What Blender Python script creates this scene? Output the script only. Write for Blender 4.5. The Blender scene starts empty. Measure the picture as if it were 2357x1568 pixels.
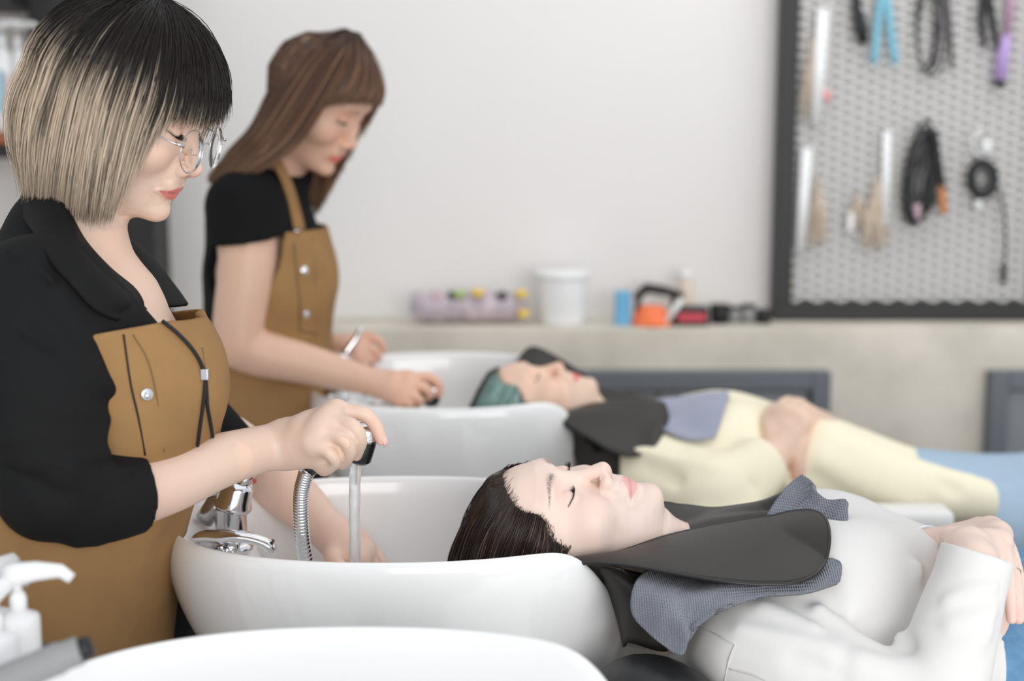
import bpy, bmesh, math, random
import numpy as np
from mathutils import Vector, Matrix, Euler

SC = bpy.context.scene
C = SC.collection
R = math.radians
PI = math.pi
random.seed(7)

# ---------------------------------------------------------------- camera
W_, H_ = 2357, 1568
FPX = 3273.0                      # focal length in pixels of the frame (50 mm on 36 mm)
CAM_Z = 1.38
PITCH = math.atan((784 - 300) / FPX)
cam_d = bpy.data.cameras.new('camera')
cam = bpy.data.objects.new('camera', cam_d)
C.objects.link(cam)
cam.location = (0, 0, CAM_Z)
cam.rotation_euler = (PI / 2 - PITCH, 0, 0)
cam_d.sensor_width = 36
cam_d.lens = FPX / W_ * 36
cam_d.clip_start = 0.05
cam_d.dof.use_dof = True
cam_d.dof.focus_distance = 1.62
cam_d.dof.aperture_fstop = 2.4
SC.camera = cam

# ---------------------------------------------------------------- colour management, world, lights
SC.view_settings.view_transform = 'Standard'
SC.view_settings.look = 'None'
SC.view_settings.gamma = 1
SC.view_settings.use_curve_mapping = False
SC.view_settings.exposure = 0.0
w = bpy.data.worlds.new('daylight')
SC.world = w
w.use_nodes = True
w.node_tree.nodes['Background'].inputs[0].default_value = (0.90, 0.95, 1.0, 1)
w.node_tree.nodes['Background'].inputs[1].default_value = 0.78

def area(name, loc, target, size, size_y, power, col):
    d = bpy.data.lights.new(name, 'AREA')
    d.shape = 'RECTANGLE'; d.size = size; d.size_y = size_y
    d.energy = power; d.color = col
    o = bpy.data.objects.new(name, d); C.objects.link(o)
    o.location = loc
    o.rotation_euler = (Vector(target) - Vector(loc)).to_track_quat('-Z', 'Y').to_euler()
    return o
area('window_light', (1.6, -3.3, 1.75), (0.1, 2.0, 0.95), 4.2, 2.6, 165, (1.0, 0.985, 0.965))
area('ceiling_light', (0.6, 1.9, 3.2), (0.5, 2.0, 0.9), 3.2, 2.4, 8, (1.0, 0.97, 0.94))
area('ceiling_light', (1.2, 2.9, 2.9), (1.1, 4.2, 1.2), 2.2, 1.0, 12, (1.0, 0.97, 0.94))

def P(px, py, Y):
    """point of the room seen at pixel (px, py) on the plane y = Y"""
    cx = (px - 1178.5) / FPX; cy = -(py - 784) / FPX
    c, s = math.cos(PITCH), math.sin(PITCH)
    dx, dy, dz = cx, c + s * cy, -s + c * cy
    t = Y / dy
    return np.array((dx * t, Y, CAM_Z + dz * t))

def PZ(px, py, z):
    """point of the room seen at pixel (px, py) on the height z"""
    cx = (px - 1178.5) / FPX; cy = -(py - 784) / FPX
    c, s = math.cos(PITCH), math.sin(PITCH)
    dx, dy, dz = cx, c + s * cy, -s + c * cy
    t = (z - CAM_Z) / dz
    return np.array((dx * t, dy * t, z))
# ---------------------------------------------------------------- materials
MATS = {}
def newmat(name):
    m = bpy.data.materials.new(name); m.use_nodes = True
    MATS[name] = m
    nt = m.node_tree
    return m, nt, nt.nodes['Principled BSDF']

def mat(name, col, rough=0.5, metal=0.0, spec=0.5, coat=0.0, bump=None, noise=None, trans=0.0, ior=1.45,
        sub=0.0, sheen=0.0, attr=None, weave=None, emit=None, alpha=None, vary=None):
    """procedural Principled material. bump=(scale, strength, dist), noise=(scale, col2, lo, hi), weave=(scale, strength, dist)"""
    m, nt, b = newmat(name)
    N, L = nt.nodes, nt.links
    b.inputs['Base Color'].default_value = (*col, 1)
    b.inputs['Roughness'].default_value = rough
    b.inputs['Metallic'].default_value = metal
    b.inputs['Specular IOR Level'].default_value = spec
    b.inputs['Coat Weight'].default_value = coat
    b.inputs['Coat Roughness'].default_value = 0.08
    b.inputs['Transmission Weight'].default_value = trans
    b.inputs['IOR'].default_value = ior
    b.inputs['Sheen Weight'].default_value = sheen
    if sub:
        b.inputs['Subsurface Weight'].default_value = sub
        b.inputs['Subsurface Radius'].default_value = (1.0, 0.35, 0.2)
        b.inputs['Subsurface Scale'].default_value = 0.006
    if alpha is not None: b.inputs['Alpha'].default_value = alpha
    tc = N.new('ShaderNodeTexCoord')
    src = None
    if attr:
        a = N.new('ShaderNodeAttribute'); a.attribute_name = attr
        src = a.outputs['Color']
    if noise:
        sc, c2, lo, hi = noise
        n = N.new('ShaderNodeTexNoise'); n.inputs['Scale'].default_value = sc; n.inputs['Detail'].default_value = 6
        L.new(tc.outputs['Object'], n.inputs['Vector'])
        mr = N.new('ShaderNodeMapRange'); mr.inputs[1].default_value = lo; mr.inputs[2].default_value = hi
        L.new(n.outputs['Fac'], mr.inputs[0])
        mx = N.new('ShaderNodeMix'); mx.data_type = 'RGBA'
        mx.inputs[6].default_value = (*col, 1); mx.inputs[7].default_value = (*c2, 1)
        if src is not None: L.new(src, mx.inputs[6])
        L.new(mr.outputs[0], mx.inputs[0])
        src = mx.outputs[2]
    if src is not None: L.new(src, b.inputs['Base Color'])
    nrm = None
    if bump:
        n = N.new('ShaderNodeTexNoise'); n.inputs['Scale'].default_value = bump[0]; n.inputs['Detail'].default_value = 5
        L.new(tc.outputs['Object'], n.inputs['Vector'])
        bp = N.new('ShaderNodeBump'); bp.inputs['Strength'].default_value = bump[1]; bp.inputs['Distance'].default_value = bump[2]
        L.new(n.outputs['Fac'], bp.inputs['Height'])
        nrm = bp
    if weave:
        ad = N.new('ShaderNodeMath'); ad.operation = 'ADD'
        for k, dr in enumerate(('X', 'Z')):
            wv = N.new('ShaderNodeTexWave'); wv.bands_direction = dr
            wv.inputs['Scale'].default_value = weave[0] * (1 if k == 0 else 1.13); wv.inputs['Distortion'].default_value = 1.5
            wv.inputs['Detail'].default_value = 1; wv.inputs['Detail Scale'].default_value = 2
            L.new(tc.outputs['Object'], wv.inputs['Vector']); L.new(wv.outputs['Fac'], ad.inputs[k])
        bp = N.new('ShaderNodeBump'); bp.inputs['Strength'].default_value = weave[1]; bp.inputs['Distance'].default_value = weave[2]
        L.new(ad.outputs[0], bp.inputs['Height'])
        if nrm: L.new(nrm.outputs['Normal'], bp.inputs['Normal'])
        nrm = bp
    if nrm: L.new(nrm.outputs['Normal'], b.inputs['Normal'])
    if emit:
        b.inputs['Emission Color'].default_value = (*emit[0], 1); b.inputs['Emission Strength'].default_value = emit[1]
    return m

# ---------------------------------------------------------------- objects
def tag(o, label=None, cat=None, group=None, kind=None):
    if label: o['label'] = label
    if cat: o['category'] = cat
    if group: o['group'] = group
    if kind: o['kind'] = kind
    return o

def empty(name, loc, label, cat, group=None):
    o = bpy.data.objects.new(name, None); C.objects.link(o)
    o.location = Vector([float(v) for v in loc]); o.empty_display_size = 0.05
    return tag(o, label, cat, group)

def mesh(name, V, F, m, parent=None, smooth=True, cols=None):
    """one mesh object from world-space vertices; parented without moving"""
    V = np.asarray(V, dtype=np.float64)
    off = np.zeros(3)
    if parent is not None:
        q = parent
        while q is not None:
            off += np.array(q.location); q = q.parent
    else:
        off = (V.min(0) + V.max(0)) / 2; off[2] = V[:, 2].min()
    me = bpy.data.meshes.new(name)
    if isinstance(F, np.ndarray):
        n, k = F.shape
        me.vertices.add(len(V)); me.vertices.foreach_set('co', (V - off).astype(np.float32).ravel())
        me.loops.add(n * k); me.loops.foreach_set('vertex_index', F.astype(np.int32).ravel())
        me.polygons.add(n)
        me.polygons.foreach_set('loop_start', np.arange(0, n * k, k, dtype=np.int32))
        me.polygons.foreach_set('loop_total', np.full(n, k, dtype=np.int32))
        me.update(calc_edges=True)
    else:
        me.from_pydata((V - off).tolist(), [], [list(map(int, f)) for f in F])
    me.validate()
    if smooth: me.polygons.foreach_set('use_smooth', np.ones(len(me.polygons), dtype=bool))
    if cols is not None:
        ca = me.color_attributes.new('Col', 'FLOAT_COLOR', 'POINT')
        cc = np.ones((len(V), 4), dtype=np.float32); cc[:, :3] = cols
        ca.data.foreach_set('color', cc.ravel())
    if m is not None: me.materials.append(m if not isinstance(m, str) else MATS[m])
    o = bpy.data.objects.new(name, me); C.objects.link(o)
    if parent is not None: o.parent = parent
    o.location = (0, 0, 0) if parent is not None else off
    return o

class MB:
    """collects shapes into one mesh"""
    def __init__(s): s.V = []; s.F = []; s.K = []
    def add(s, V, F, col=None):
        n = sum(len(v) for v in s.V)
        s.V.append(np.asarray(V, float)); s.F += [[int(i) + n for i in f] for f in F]
        s.K.append(np.tile(np.array(col if col is not None else (1, 1, 1), float), (len(V), 1)))
    def box(s, a, b, bev=0.0, col=None):
        a = np.minimum(a, b).astype(float) if False else np.array(a, float); b = np.array(b, float)
        lo, hi = np.minimum(a, b), np.maximum(a, b)
        bm = bmesh.new(); bmesh.ops.create_cube(bm, size=1)
        for v in bm.verts: v.co = Vector((lo + hi) / 2) + Vector([v.co[i] * (hi - lo)[i] for i in range(3)])
        if bev: bmesh.ops.bevel(bm, geom=bm.edges[:], offset=bev, segments=3, affect='EDGES', profile=0.5)
        bm.verts.index_update()
        s.add([v.co[:] for v in bm.verts], [[v.index for v in f.verts] for f in bm.faces], col); bm.free()
        return s
    def tube(s, pts, rad, n=12, cap=True, col=None, flat=1.0, up=None):
        V, F = tube(pts, rad, n, cap, flat, up); s.add(V, F, col); return s
    def lathe(s, c, prof, n=32, axis=(0, 0, 1), col=None, cap=True):
        V, F = lathe(c, prof, n, axis, cap); s.add(V, F, col); return s
    def build(s, name, m, parent=None, smooth=True, cols=False):
        return mesh(name, np.vstack(s.V), s.F, m, parent, smooth, np.vstack(s.K) if cols else None)

def frame_of(ax):
    a = np.array(ax, float); a /= np.linalg.norm(a)
    u = np.cross(a, (0, 0, 1.0)) if abs(a[2]) < 0.9 else np.cross(a, (0, 1.0, 0))
    u /= np.linalg.norm(u)
    return a, u, np.cross(a, u)

def tube(pts, rad, n=12, cap=True, flat=1.0, up=None):
    pts = np.asarray(pts, float); m = len(pts)
    rad = np.full(m, rad) if np.isscalar(rad) else np.asarray(rad, float)
    T = np.gradient(pts, axis=0); T /= np.linalg.norm(T, axis=1)[:, None] + 1e-12
    if up is not None: u = np.array(up, float)
    else: u = frame_of(T[0])[1]
    V = []; F = []
    for i in range(m):
        u = u - T[i] * (u @ T[i]); u /= np.linalg.norm(u) + 1e-12
        v = np.cross(T[i], u)
        for k in range(n):
            a = 2 * PI * k / n
            V.append(pts[i] + rad[i] * (u * math.cos(a) + v * flat * math.sin(a)))
    for i in range(m - 1):
        for k in range(n):
            a, b = i * n + k, i * n + (k + 1) % n
            F.append([a, b, b + n, a + n])
    if cap:
        F.append(list(range(n))[::-1]); F.append([(m - 1) * n + k for k in range(n)])
    return V, F

def lathe(c, prof, n=32, axis=(0, 0, 1), cap=True):
    """prof = [(radius, height along axis)]"""
    a, u, v = frame_of(axis); c = np.array(c, float)
    V = []; F = []
    for r, h in prof:
        for k in range(n):
            t = 2 * PI * k / n
            V.append(c + a * h + r * (u * math.cos(t) + v * math.sin(t)))
    for i in range(len(prof) - 1):
        for k in range(n):
            p, q = i * n + k, i * n + (k + 1) % n
            F.append([p, q, q + n, p + n])
    if cap:
        F.append(list(range(n))[::-1]); F.append([(len(prof) - 1) * n + k for k in range(n)])
    return V, F

def spline(pts, n):
    """Catmull-Rom through pts, n samples"""
    pts = np.asarray(pts, float)
    p = np.vstack([2 * pts[0] - pts[1], pts, 2 * pts[-1] - pts[-2]])
    t = np.linspace(0, len(pts) - 1 - 1e-9, n)
    i = t.astype(int); f = (t - i)[:, None]
    a, b, c, d = p[i], p[i + 1], p[i + 2], p[i + 3]
    return 0.5 * ((2 * b) + (-a + c) * f + (2 * a - 5 * b + 4 * c - d) * f ** 2 + (-a + 3 * b - 3 * c + d) * f ** 3)

def vnoise(p, scale=1.0, seed=0):
    """smooth value noise in [-1, 1]"""
    q = p * scale + seed * 17.31
    i = np.floor(q).astype(np.int64); f = q - i; f = f * f * (3 - 2 * f)
    def h(x, y, z):
        n = (x * 374761393 + y * 668265263 + z * 2147483647 + seed * 974711) & 0xffffffff
        n = ((n ^ (n >> 13)) * 1274126177) & 0xffffffff
        return ((n ^ (n >> 16)) & 0xffff) / 32767.5 - 1
    x, y, z = i[..., 0], i[..., 1], i[..., 2]; fx, fy, fz = f[..., 0], f[..., 1], f[..., 2]
    def mixy(zz):
        a = h(x, y, zz) * (1 - fx) + h(x + 1, y, zz) * fx
        b = h(x, y + 1, zz) * (1 - fx) + h(x + 1, y + 1, zz) * fx
        return a * (1 - fy) + b * fy
    return mixy(z) * (1 - fz) + mixy(z + 1) * fz

# ---------------------------------------------------------------- implicit surfaces
def smin(a, b, k):
    if k <= 0: return np.minimum(a, b)
    h = np.maximum(k - np.abs(a - b), 0) / k
    return np.minimum(a, b) - h * h * k * 0.25
def smax(a, b, k): return -smin(-a, -b, k)

def d_cone(p, a, b, ra, rb, sq=None):
    ab = b - a; L = ab @ ab + 1e-12
    t = np.clip(((p - a) @ ab) / L, 0, 1)
    q = p - (a + t[:, None] * ab)
    if sq is not None:
        ax, s = sq
        q = q + np.outer((q @ ax) * (s - 1), ax)
    return np.sqrt((q * q).sum(1)) - (ra + (rb - ra) * t)

def d_ell(p, c, r, M=None):
    q = p - c
    if M is not None: q = q @ M      # columns of M are the axes
    k0 = np.sqrt(((q / r) ** 2).sum(1)); k1 = np.sqrt(((q / (r * r)) ** 2).sum(1)) + 1e-9
    return k0 * (k0 - 1) / k1

def seg_dist(p, a, b):
    a = np.asarray(a, float); b = np.asarray(b, float)
    ab = b - a; t = np.clip(((p - a) @ ab) / (ab @ ab + 1e-12), 0, 1)
    return np.linalg.norm(p - (a + t[:, None] * ab), axis=1)

class Chain:
    def __init__(s, pts, rad, sq=None):
        pts = np.asarray([np.array(q, float) for q in pts]); n = len(pts)
        m = (n - 1) * 5 + 1
        s.p = spline(pts, m) if n > 2 else np.stack([pts[0] + (pts[1] - pts[0]) * t for t in np.linspace(0, 1, m)])
        rr = np.interp(np.linspace(0, n - 1, m), np.arange(n), rad)
        kz = np.convolve(np.pad(rr, 2, mode='edge'), np.ones(5) / 5, 'valid'); kz[0], kz[-1] = rr[0], rr[-1]
        s.r = kz
        s.sq = (np.array(sq[0], float) / np.linalg.norm(sq[0]), sq[1]) if sq is not None else None
        s.c = (s.p.min(0) + s.p.max(0)) / 2; s.R = np.linalg.norm(s.p - s.c, axis=1).max() + s.r.max()
    def __call__(s, p):
        d = np.full(len(p), 9.0)
        for i in range(len(s.p) - 1):
            d = np.minimum(d, d_cone(p, s.p[i], s.p[i + 1], s.r[i], s.r[i + 1], s.sq))
        return d
    def near(s, c, rad):
        keep = [i for i in range(len(s.p) - 1) if np.linalg.norm((s.p[i] + s.p[i + 1]) / 2 - c) < rad + .06 + s.r[i] + np.linalg.norm(s.p[i] - s.p[i + 1])]
        if not keep: return lambda p: np.full(len(p), .08)
        def g(p):
            d = np.full(len(p), 9.0)
            for i in keep: d = np.minimum(d, d_cone(p, s.p[i], s.p[i + 1], s.r[i], s.r[i + 1], s.sq))
            return d
        return g

class Body:
    """a smooth union (or carve) of tapered limbs and ellipsoids"""
    def __init__(s): s.P = []
    def cone(s, a, b, ra, rb, k=0.01, sq=None, op=1):
        a = np.array(a, float); b = np.array(b, float)
        if sq is not None:
            ax = np.array(sq[0], float); sq = (ax / np.linalg.norm(ax), sq[1])
        grow = 1 if sq is None else max(1, 1 / sq[1])
        s.P.append(('c', a, b, ra, rb, sq, k, op, (a + b) / 2, np.linalg.norm(b - a) / 2 + max(ra, rb) * grow)); return s
    def chain(s, pts, rad, k=0.01, k0=None, sq=None):
        """one continuous tapered limb along a smooth curve"""
        c = Chain(pts, rad, sq)
        s.P.append(('f', c, None, None, None, None, (k0 if k0 is not None else k), 1, c.c, c.R)); return s
    def ell(s, c, r, k=0.01, M=None, op=1):
        c = np.array(c, float); r = np.array(r, float)
        s.P.append(('e', c, r, M, None, None, k, op, c, r.max())); return s
    def ball(s, c, r, k=0.01, op=1): return s.cone(c, np.array(c, float) + 1e-5, r, r, k, None, op)
    def fn(s, f, k, c, rad, op=1):
        s.P.append(('f', f, None, None, None, None, k, op, np.array(c, float), rad)); return s
    def cull(s, c, rad):
        b = Body(); b.P = [q for q in s.P if np.linalg.norm(q[8] - c) < q[9] + rad + 2.5 * q[6] + 0.03]
        return b
    def __call__(s, p):
        d = np.full(len(p), 1.0)
        for q in s.P:
            if q[0] == 'c': e = d_cone(p, q[1], q[2], q[3], q[4], q[5])
            elif q[0] == 'e': e = d_ell(p, q[1], q[2], q[3])
            else: e = q[1](p)
            d = smin(d, e, q[6]) if q[7] > 0 else smax(d, -e, q[6])
        return d
    def bounds(s):
        lo = np.min([q[8] - q[9] for q in s.P if q[7] > 0], 0); hi = np.max([q[8] + q[9] for q in s.P if q[7] > 0], 0)
        return lo - 0.02, hi + 0.02

def surf(f, res, lo, hi, N=12, cull=None):
    """sparse surface nets of the zero set of f in the box lo..hi -> vertices, quads (outward)"""
    lo = np.array(lo, float); hi = np.array(hi, float)
    nb = np.maximum(1, np.ceil((hi - lo) / (res * N)).astype(int))
    bs = res * N; rad = bs * 0.867
    G = np.stack(np.meshgrid(*[np.arange(n) for n in nb], indexing='ij'), -1).reshape(-1, 3)
    ctr = lo + (G + 0.5) * bs
    dc = np.concatenate([f(ctr[i:i + 60000]) for i in range(0, len(ctr), 60000)])
    G = G[np.abs(dc) < rad * 1.45 + 0.004]
    off = np.stack(np.meshgrid(*[np.arange(N + 1)] * 3, indexing='ij'), -1).reshape(-1, 3)
    M = (nb * N + 3).astype(np.int64)
    def key(ix): return (ix[..., 0] * M[1] + ix[..., 1]) * M[2] + ix[..., 2]
    ids = []; pos = []; quads = []
    n1 = N + 1
    for g in G:
        base = g * N
        p = lo + (base + off) * res
        ff = f
        if cull is not None: ff = cull(lo + (g + 0.5) * bs, rad)
        v = ff(p).reshape(n1, n1, n1)
        sg = v < 0
        if sg.all() or not sg.any(): continue
        cnt = np.zeros((N, N, N)); acc = np.zeros((N, N, N, 3))
        for ax in range(3):
            for a in (0, 1):
                for b in (0, 1):
                    sl0 = [slice(a, a + N), slice(b, b + N)]; sl0.insert(ax, slice(0, N))
                    sl1 = list(sl0); sl1[ax] = slice(1, N + 1)
                    v0 = v[tuple(sl0)]; v1 = v[tuple(sl1)]
                    cr = (v0 < 0) != (v1 < 0)
                    t = np.where(cr, v0 / np.where(cr, v0 - v1, 1), 0)
                    oth = [i for i in range(3) if i != ax]
                    acc[..., ax] += np.where(cr, t, 0)
                    acc[..., oth[0]] += np.where(cr, a, 0); acc[..., oth[1]] += np.where(cr, b, 0)
                    cnt += cr
        I = np.argwhere(cnt > 0)
        c = cnt[I[:, 0], I[:, 1], I[:, 2]][:, None]
        pp = lo + (base + I + acc[I[:, 0], I[:, 1], I[:, 2]] / c) * res
        ids.append(key(base + I + 1)); pos.append(pp)
        for ax in range(3):
            sl0 = [slice(0, N)] * 3; sl1 = list(sl0); sl1[ax] = slice(1, N + 1)
            a = sg[tuple(sl0)]; b = sg[tuple(sl1)]
            E = np.argwhere(a != b)
            if not len(E): continue
            ins = a[E[:, 0], E[:, 1], E[:, 2]]
            o1, o2 = [i for i in range(3) if i != ax]
            e = base + E + 1
            q = []
            for da, db in ((0, 0), (1, 0), (1, 1), (0, 1)):
                x = e.copy(); x[:, o1] -= da; x[:, o2] -= db; q.append(key(x))
            q = np.stack(q, 1)
            flip = ins if ax != 1 else ~ins
            q[~flip] = q[~flip][:, ::-1]
            quads.append(q)
    ids = np.concatenate(ids); pos = np.concatenate(pos); quads = np.concatenate(quads)
    order = np.argsort(ids); ids = ids[order]; pos = pos[order]
    j = np.searchsorted(ids, quads); j = np.clip(j, 0, len(ids) - 1)
    ok = (ids[j] == quads).all(1)
    return pos, j[ok]

def join(*parts):
    V = []; F = []; n = 0
    for v, f in parts:
        V.append(v); F.append(f + n); n += len(v)
    return np.concatenate(V), np.concatenate(F)

def sheet(name, grid, m, parent=None, thick=0.002, sub=0, cols=None):
    """grid (nu, nv, 3) -> cloth sheet with real thickness"""
    g = np.asarray(grid, float); nu, nv = g.shape[:2]
    du = np.gradient(g, axis=0); dv = np.gradient(g, axis=1)
    nn = np.cross(du.reshape(-1, 3), dv.reshape(-1, 3)); nn /= np.linalg.norm(nn, axis=1)[:, None] + 1e-12
    A = g.reshape(-1, 3) + nn * thick / 2; B = g.reshape(-1, 3) - nn * thick / 2
    F = []; n = nu * nv
    idx = np.arange(n).reshape(nu, nv)
    a, b, c, d = idx[:-1, :-1].ravel(), idx[1:, :-1].ravel(), idx[1:, 1:].ravel(), idx[:-1, 1:].ravel()
    F.append(np.stack([a, b, c, d], 1)); F.append(np.stack([d, c, b, a], 1) + n)
    for e in (idx[0], idx[-1][::-1], idx[:, 0][::-1], idx[:, -1]):
        F.append(np.stack([e[:-1], e[1:], e[1:] + n, e[:-1] + n], 1))
    F = np.concatenate(F)
    V = np.vstack([A, B])
    if name is None: return V, F
    return mesh(name, V, F, m, parent, True, cols)

def loft(rows, nu, nv):
    """rows of control points (each a polyline) -> smooth grid (nu across rows, nv along)"""
    A = np.stack([spline(r, nv) for r in rows])          # rows x nv x 3
    return np.stack([spline(A[:, j], nu) for j in range(nv)], 1)
# ---------------------------------------------------------------- heads
HZ = [-.122, -.117, -.110, -.102, -.092, -.082, -.070, -.055, -.040, -.020, .0, .020, .040, .060, .080]
HF = [.052, .070, .0805, .0845, .0850, .0848, .0860, .0865, .0865, .0868, .0885, .0935, .0935, .0825, .0650]   # front of the face without nose and lips
HB = [.045, .034, .022, .010, .000, -.008, -.015, -.020, -.02, -.02, -.02, -.02, -.02, -.02, -.02]
HW = [.010, .022, .031, .0385, .0455, .0505, .0555, .0600, .0640, .0670, .0680, .0685, .0660, .0600, .045]

class Head:
    def __init__(s, O, fwd, up, scale=1.0, lips=(.62, .20, .19), skin=(.80, .56, .46), blush=(.80, .42, .36),
                 brow=(.16, .10, .08), brow_a=0.75, lid=None, nose=1.0, chin=0.0, mouth=0.0):
        fwd = np.array(fwd, float); up = np.array(up, float)
        fwd /= np.linalg.norm(fwd); up = up - fwd * (up @ fwd); up /= np.linalg.norm(up)
        s.O = np.array(O, float); s.A = np.stack([fwd, np.cross(up, fwd), up], 1); s.s = scale
        s.lips, s.skin, s.blush, s.brow, s.brow_a, s.lid = map(lambda c: np.array(c) if isinstance(c, tuple) else c, (lips, skin, blush, brow, brow_a, lid))
        b = Body()
        b.ell((-.002, 0, .022), (.094, .074, .084), 0)
        b.fn(s._face, .018, (.03, 0, -.03), .13)
        for sg in (-1, 1):
            b.ell((.052, sg * .040, -.030), (.034, .026, .026), .018)             # cheek
            b.ell((.0815, sg * .021, .024), (.012, .022, .010), .014)             # brow bone
            b.ell((.0965, sg * .031, .003), (.0135, .019, .0125), .012, op=-1)    # eye socket
            b.ball((.0745, sg * .0305, .000), .0130, .004)                        # closed lid over the eye
            b.cone((.0865, sg * .0205, -.0030), (.0800, sg * .0440, -.0010), .0006, .0004, .0015, op=-1)
        N = nose
        b.chain([(.086, 0, .012), (.0925 + .003 * (N - 1), 0, -.008), (.1005 + .006 * (N - 1), 0, -.026), (.1065 + .009 * (N - 1), 0, -.0385)],
                [.0070, .0062, .0078, .0092], .009)
        b.cone((.099, 0, -.046), (.104 + .006 * (N - 1), 0, -.044), .0060, .0050, .006)
        for sg in (-1, 1):
            b.ell((.0945, sg * .0120, -.0440), (.0105, .0062, .0072), .006)
            b.ell((.1015, sg * .0060, -.0525), (.0055, .0030, .0050), .003, op=-1)  # nostril
        b.ell((.0895, 0, -.0635), (.006, .019, .012), .014)
        b.cone((.0965, 0, -.0590), (.0962, 0, -.0645), .0008, .0010, .005, op=-1)      # philtrum
        mo = mouth
        for sg in (-1, 1):
            b.chain([(.0905, sg * .0035, -.0672), (.0885, sg * .0120, -.0682), (.0800, sg * .0240, -.0735)], [.0036, .0029, .0010], .005)
            b.chain([(.0890, sg * .0000, -.0785), (.0875, sg * .0110, -.0780), (.0796, sg * .0230, -.0742)], [.0042, .0033, .0010], .005)
            b.cone((.0980, sg * .000, -.0731 - mo), (.0845, sg * .0235, -.0738), .0008 + mo, .0005, .0012, op=-1)
        b.ell((.079 + chin, 0, -.1035), (.0125, .016, .0120), .012)
        for sg in (-1, 1):                                                              # ears
            b.ell((-.008, sg * .0715, -.010), (.016, .0055, .029), .006, M=_earM(sg))
            b.ell((-.004, sg * .0780, -.006), (.0085, .0045, .016), .004, M=_earM(sg), op=-1)
        s.b = b
        s.centre = s.w((0.005, 0, -.005)); s.rad = .15 * scale
    def _face(s, p):
        z = p[:, 2]
        F = np.interp(z, HZ, HF); B = np.interp(z, HZ, HB); Wd = np.interp(z, HZ, HW)
        x = p[:, 0]
        c = B + (F - B) * .12
        a = np.where(x > c, (x - c) / (F - c), (c - x) / (c - B + .03))
        y = np.abs(p[:, 1]) / Wd
        r = (np.abs(a) ** 2.25 + y ** 2.25 + 1e-9) ** (1 / 2.25)
        d = (r - 1) * np.minimum(F - c, Wd)
        return smax(d, np.maximum(-.120 - z, z - .085), .01)
    def loc(s, p): return ((p - s.O) @ s.A) / s.s
    def w(s, q): return s.O + s.s * (s.A @ np.array(q, float))
    def ws(s, Q): return s.O + s.s * (np.asarray(Q, float) @ s.A.T)
    def f(s, p): return s.b(s.loc(p)) * s.s
    def near(s, c, r):
        """cullable version for one block"""
        lb = s.b.cull(s.loc(c[None])[0], r / s.s)
        return lambda p: lb(s.loc(p)) * s.s
    def colour(s, V):
        q = s.loc(V); col = np.tile(s.skin, (len(V), 1)).astype(float)
        ay = np.abs(q[:, 1])
        face = (q[:, 0] > .03) & (q[:, 2] < .09) & (q[:, 2] > -.13) & (ay < .08)
        def mixc(w, c):
            w = np.clip(np.where(face, w, 0), 0, 1)[:, None]
            col[:] = col * (1 - w) + np.array(c) * w
        g = lambda c, r: np.exp(-(((q[:, 0] - c[0]) / r[0]) ** 2 + ((ay - c[1]) / r[1]) ** 2 + ((q[:, 2] - c[2]) / r[2]) ** 2))
        mixc(.38 * g((.075, .040, -.034), (.03, .018, .015)), s.blush)
        mixc(.40 * g((.11, 0, -.043), (.02, .012, .009)), s.blush)
        mixc(.22 * g((.09, 0, -.104), (.02, .014, .010)), s.blush)
        mixc(.30 * g((.085, .031, .008), (.03, .020, .009)), s.blush if s.lid is None else s.lid)
        # brow
        cz = .0215 + .004 * np.sin(np.clip((ay - .012) / .036, 0, 1) * 2.4) - .10 * np.clip(ay - .040, 0, 1)
        wd = .0040 * np.clip((.054 - ay) / .03, .25, 1)
        hair = .65 + .35 * np.sin(ay * 5200 + q[:, 2] * 2600)
        mixc(s.brow_a * np.exp(-((q[:, 2] - cz) / wd) ** 2) * np.clip((ay - .009) / .006, 0, 1) * np.clip((.053 - ay) / .006, 0, 1) * hair, s.brow)
        # lips
        up_ = np.interp(ay, [0, .004, .009, .016, .0235, .026], [-.0668, -.0648, -.0662, -.0690, -.0730, -.0740])
        lo_ = np.interp(ay, [0, .008, .016, .0225, .025], [-.0832, -.0825, -.0795, -.0755, -.0742])
        t = np.minimum((up_ - q[:, 2]) / .0014 + .5, (q[:, 2] - lo_) / .0016 + .5)
        mixc(np.clip(t, 0, 1) * (ay < .0255) * (q[:, 0] > .07), s.lips)
        mid = np.exp(-((q[:, 2] + .0735) / .0011) ** 2) * (ay < .0235) * (q[:, 0] > .07)
        mixc(.45 * mid, s.lips * .42)
        # lash line
        e = np.exp(-((q[:, 2] - np.interp(ay, [.018, .024, .031, .038, .046], [-.0015, -.0040, -.0050, -.0040, .0010])) / .0011) ** 2)
        mixc(.85 * e * (ay > .0195) * (ay < .0455), (.05, .03, .025))
        # nostril
        mixc(.7 * np.exp(-(((q[:, 0] - .1010) / .004) ** 2 + ((ay - .006) / .0022) ** 2 + ((q[:, 2] + .0500) / .0022) ** 2)), (.38, .13, .10))
        mot = vnoise(V, 60) * .5 + vnoise(V, 23, 3) * .5
        return col * (1 + .025 * mot[:, None])
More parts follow.
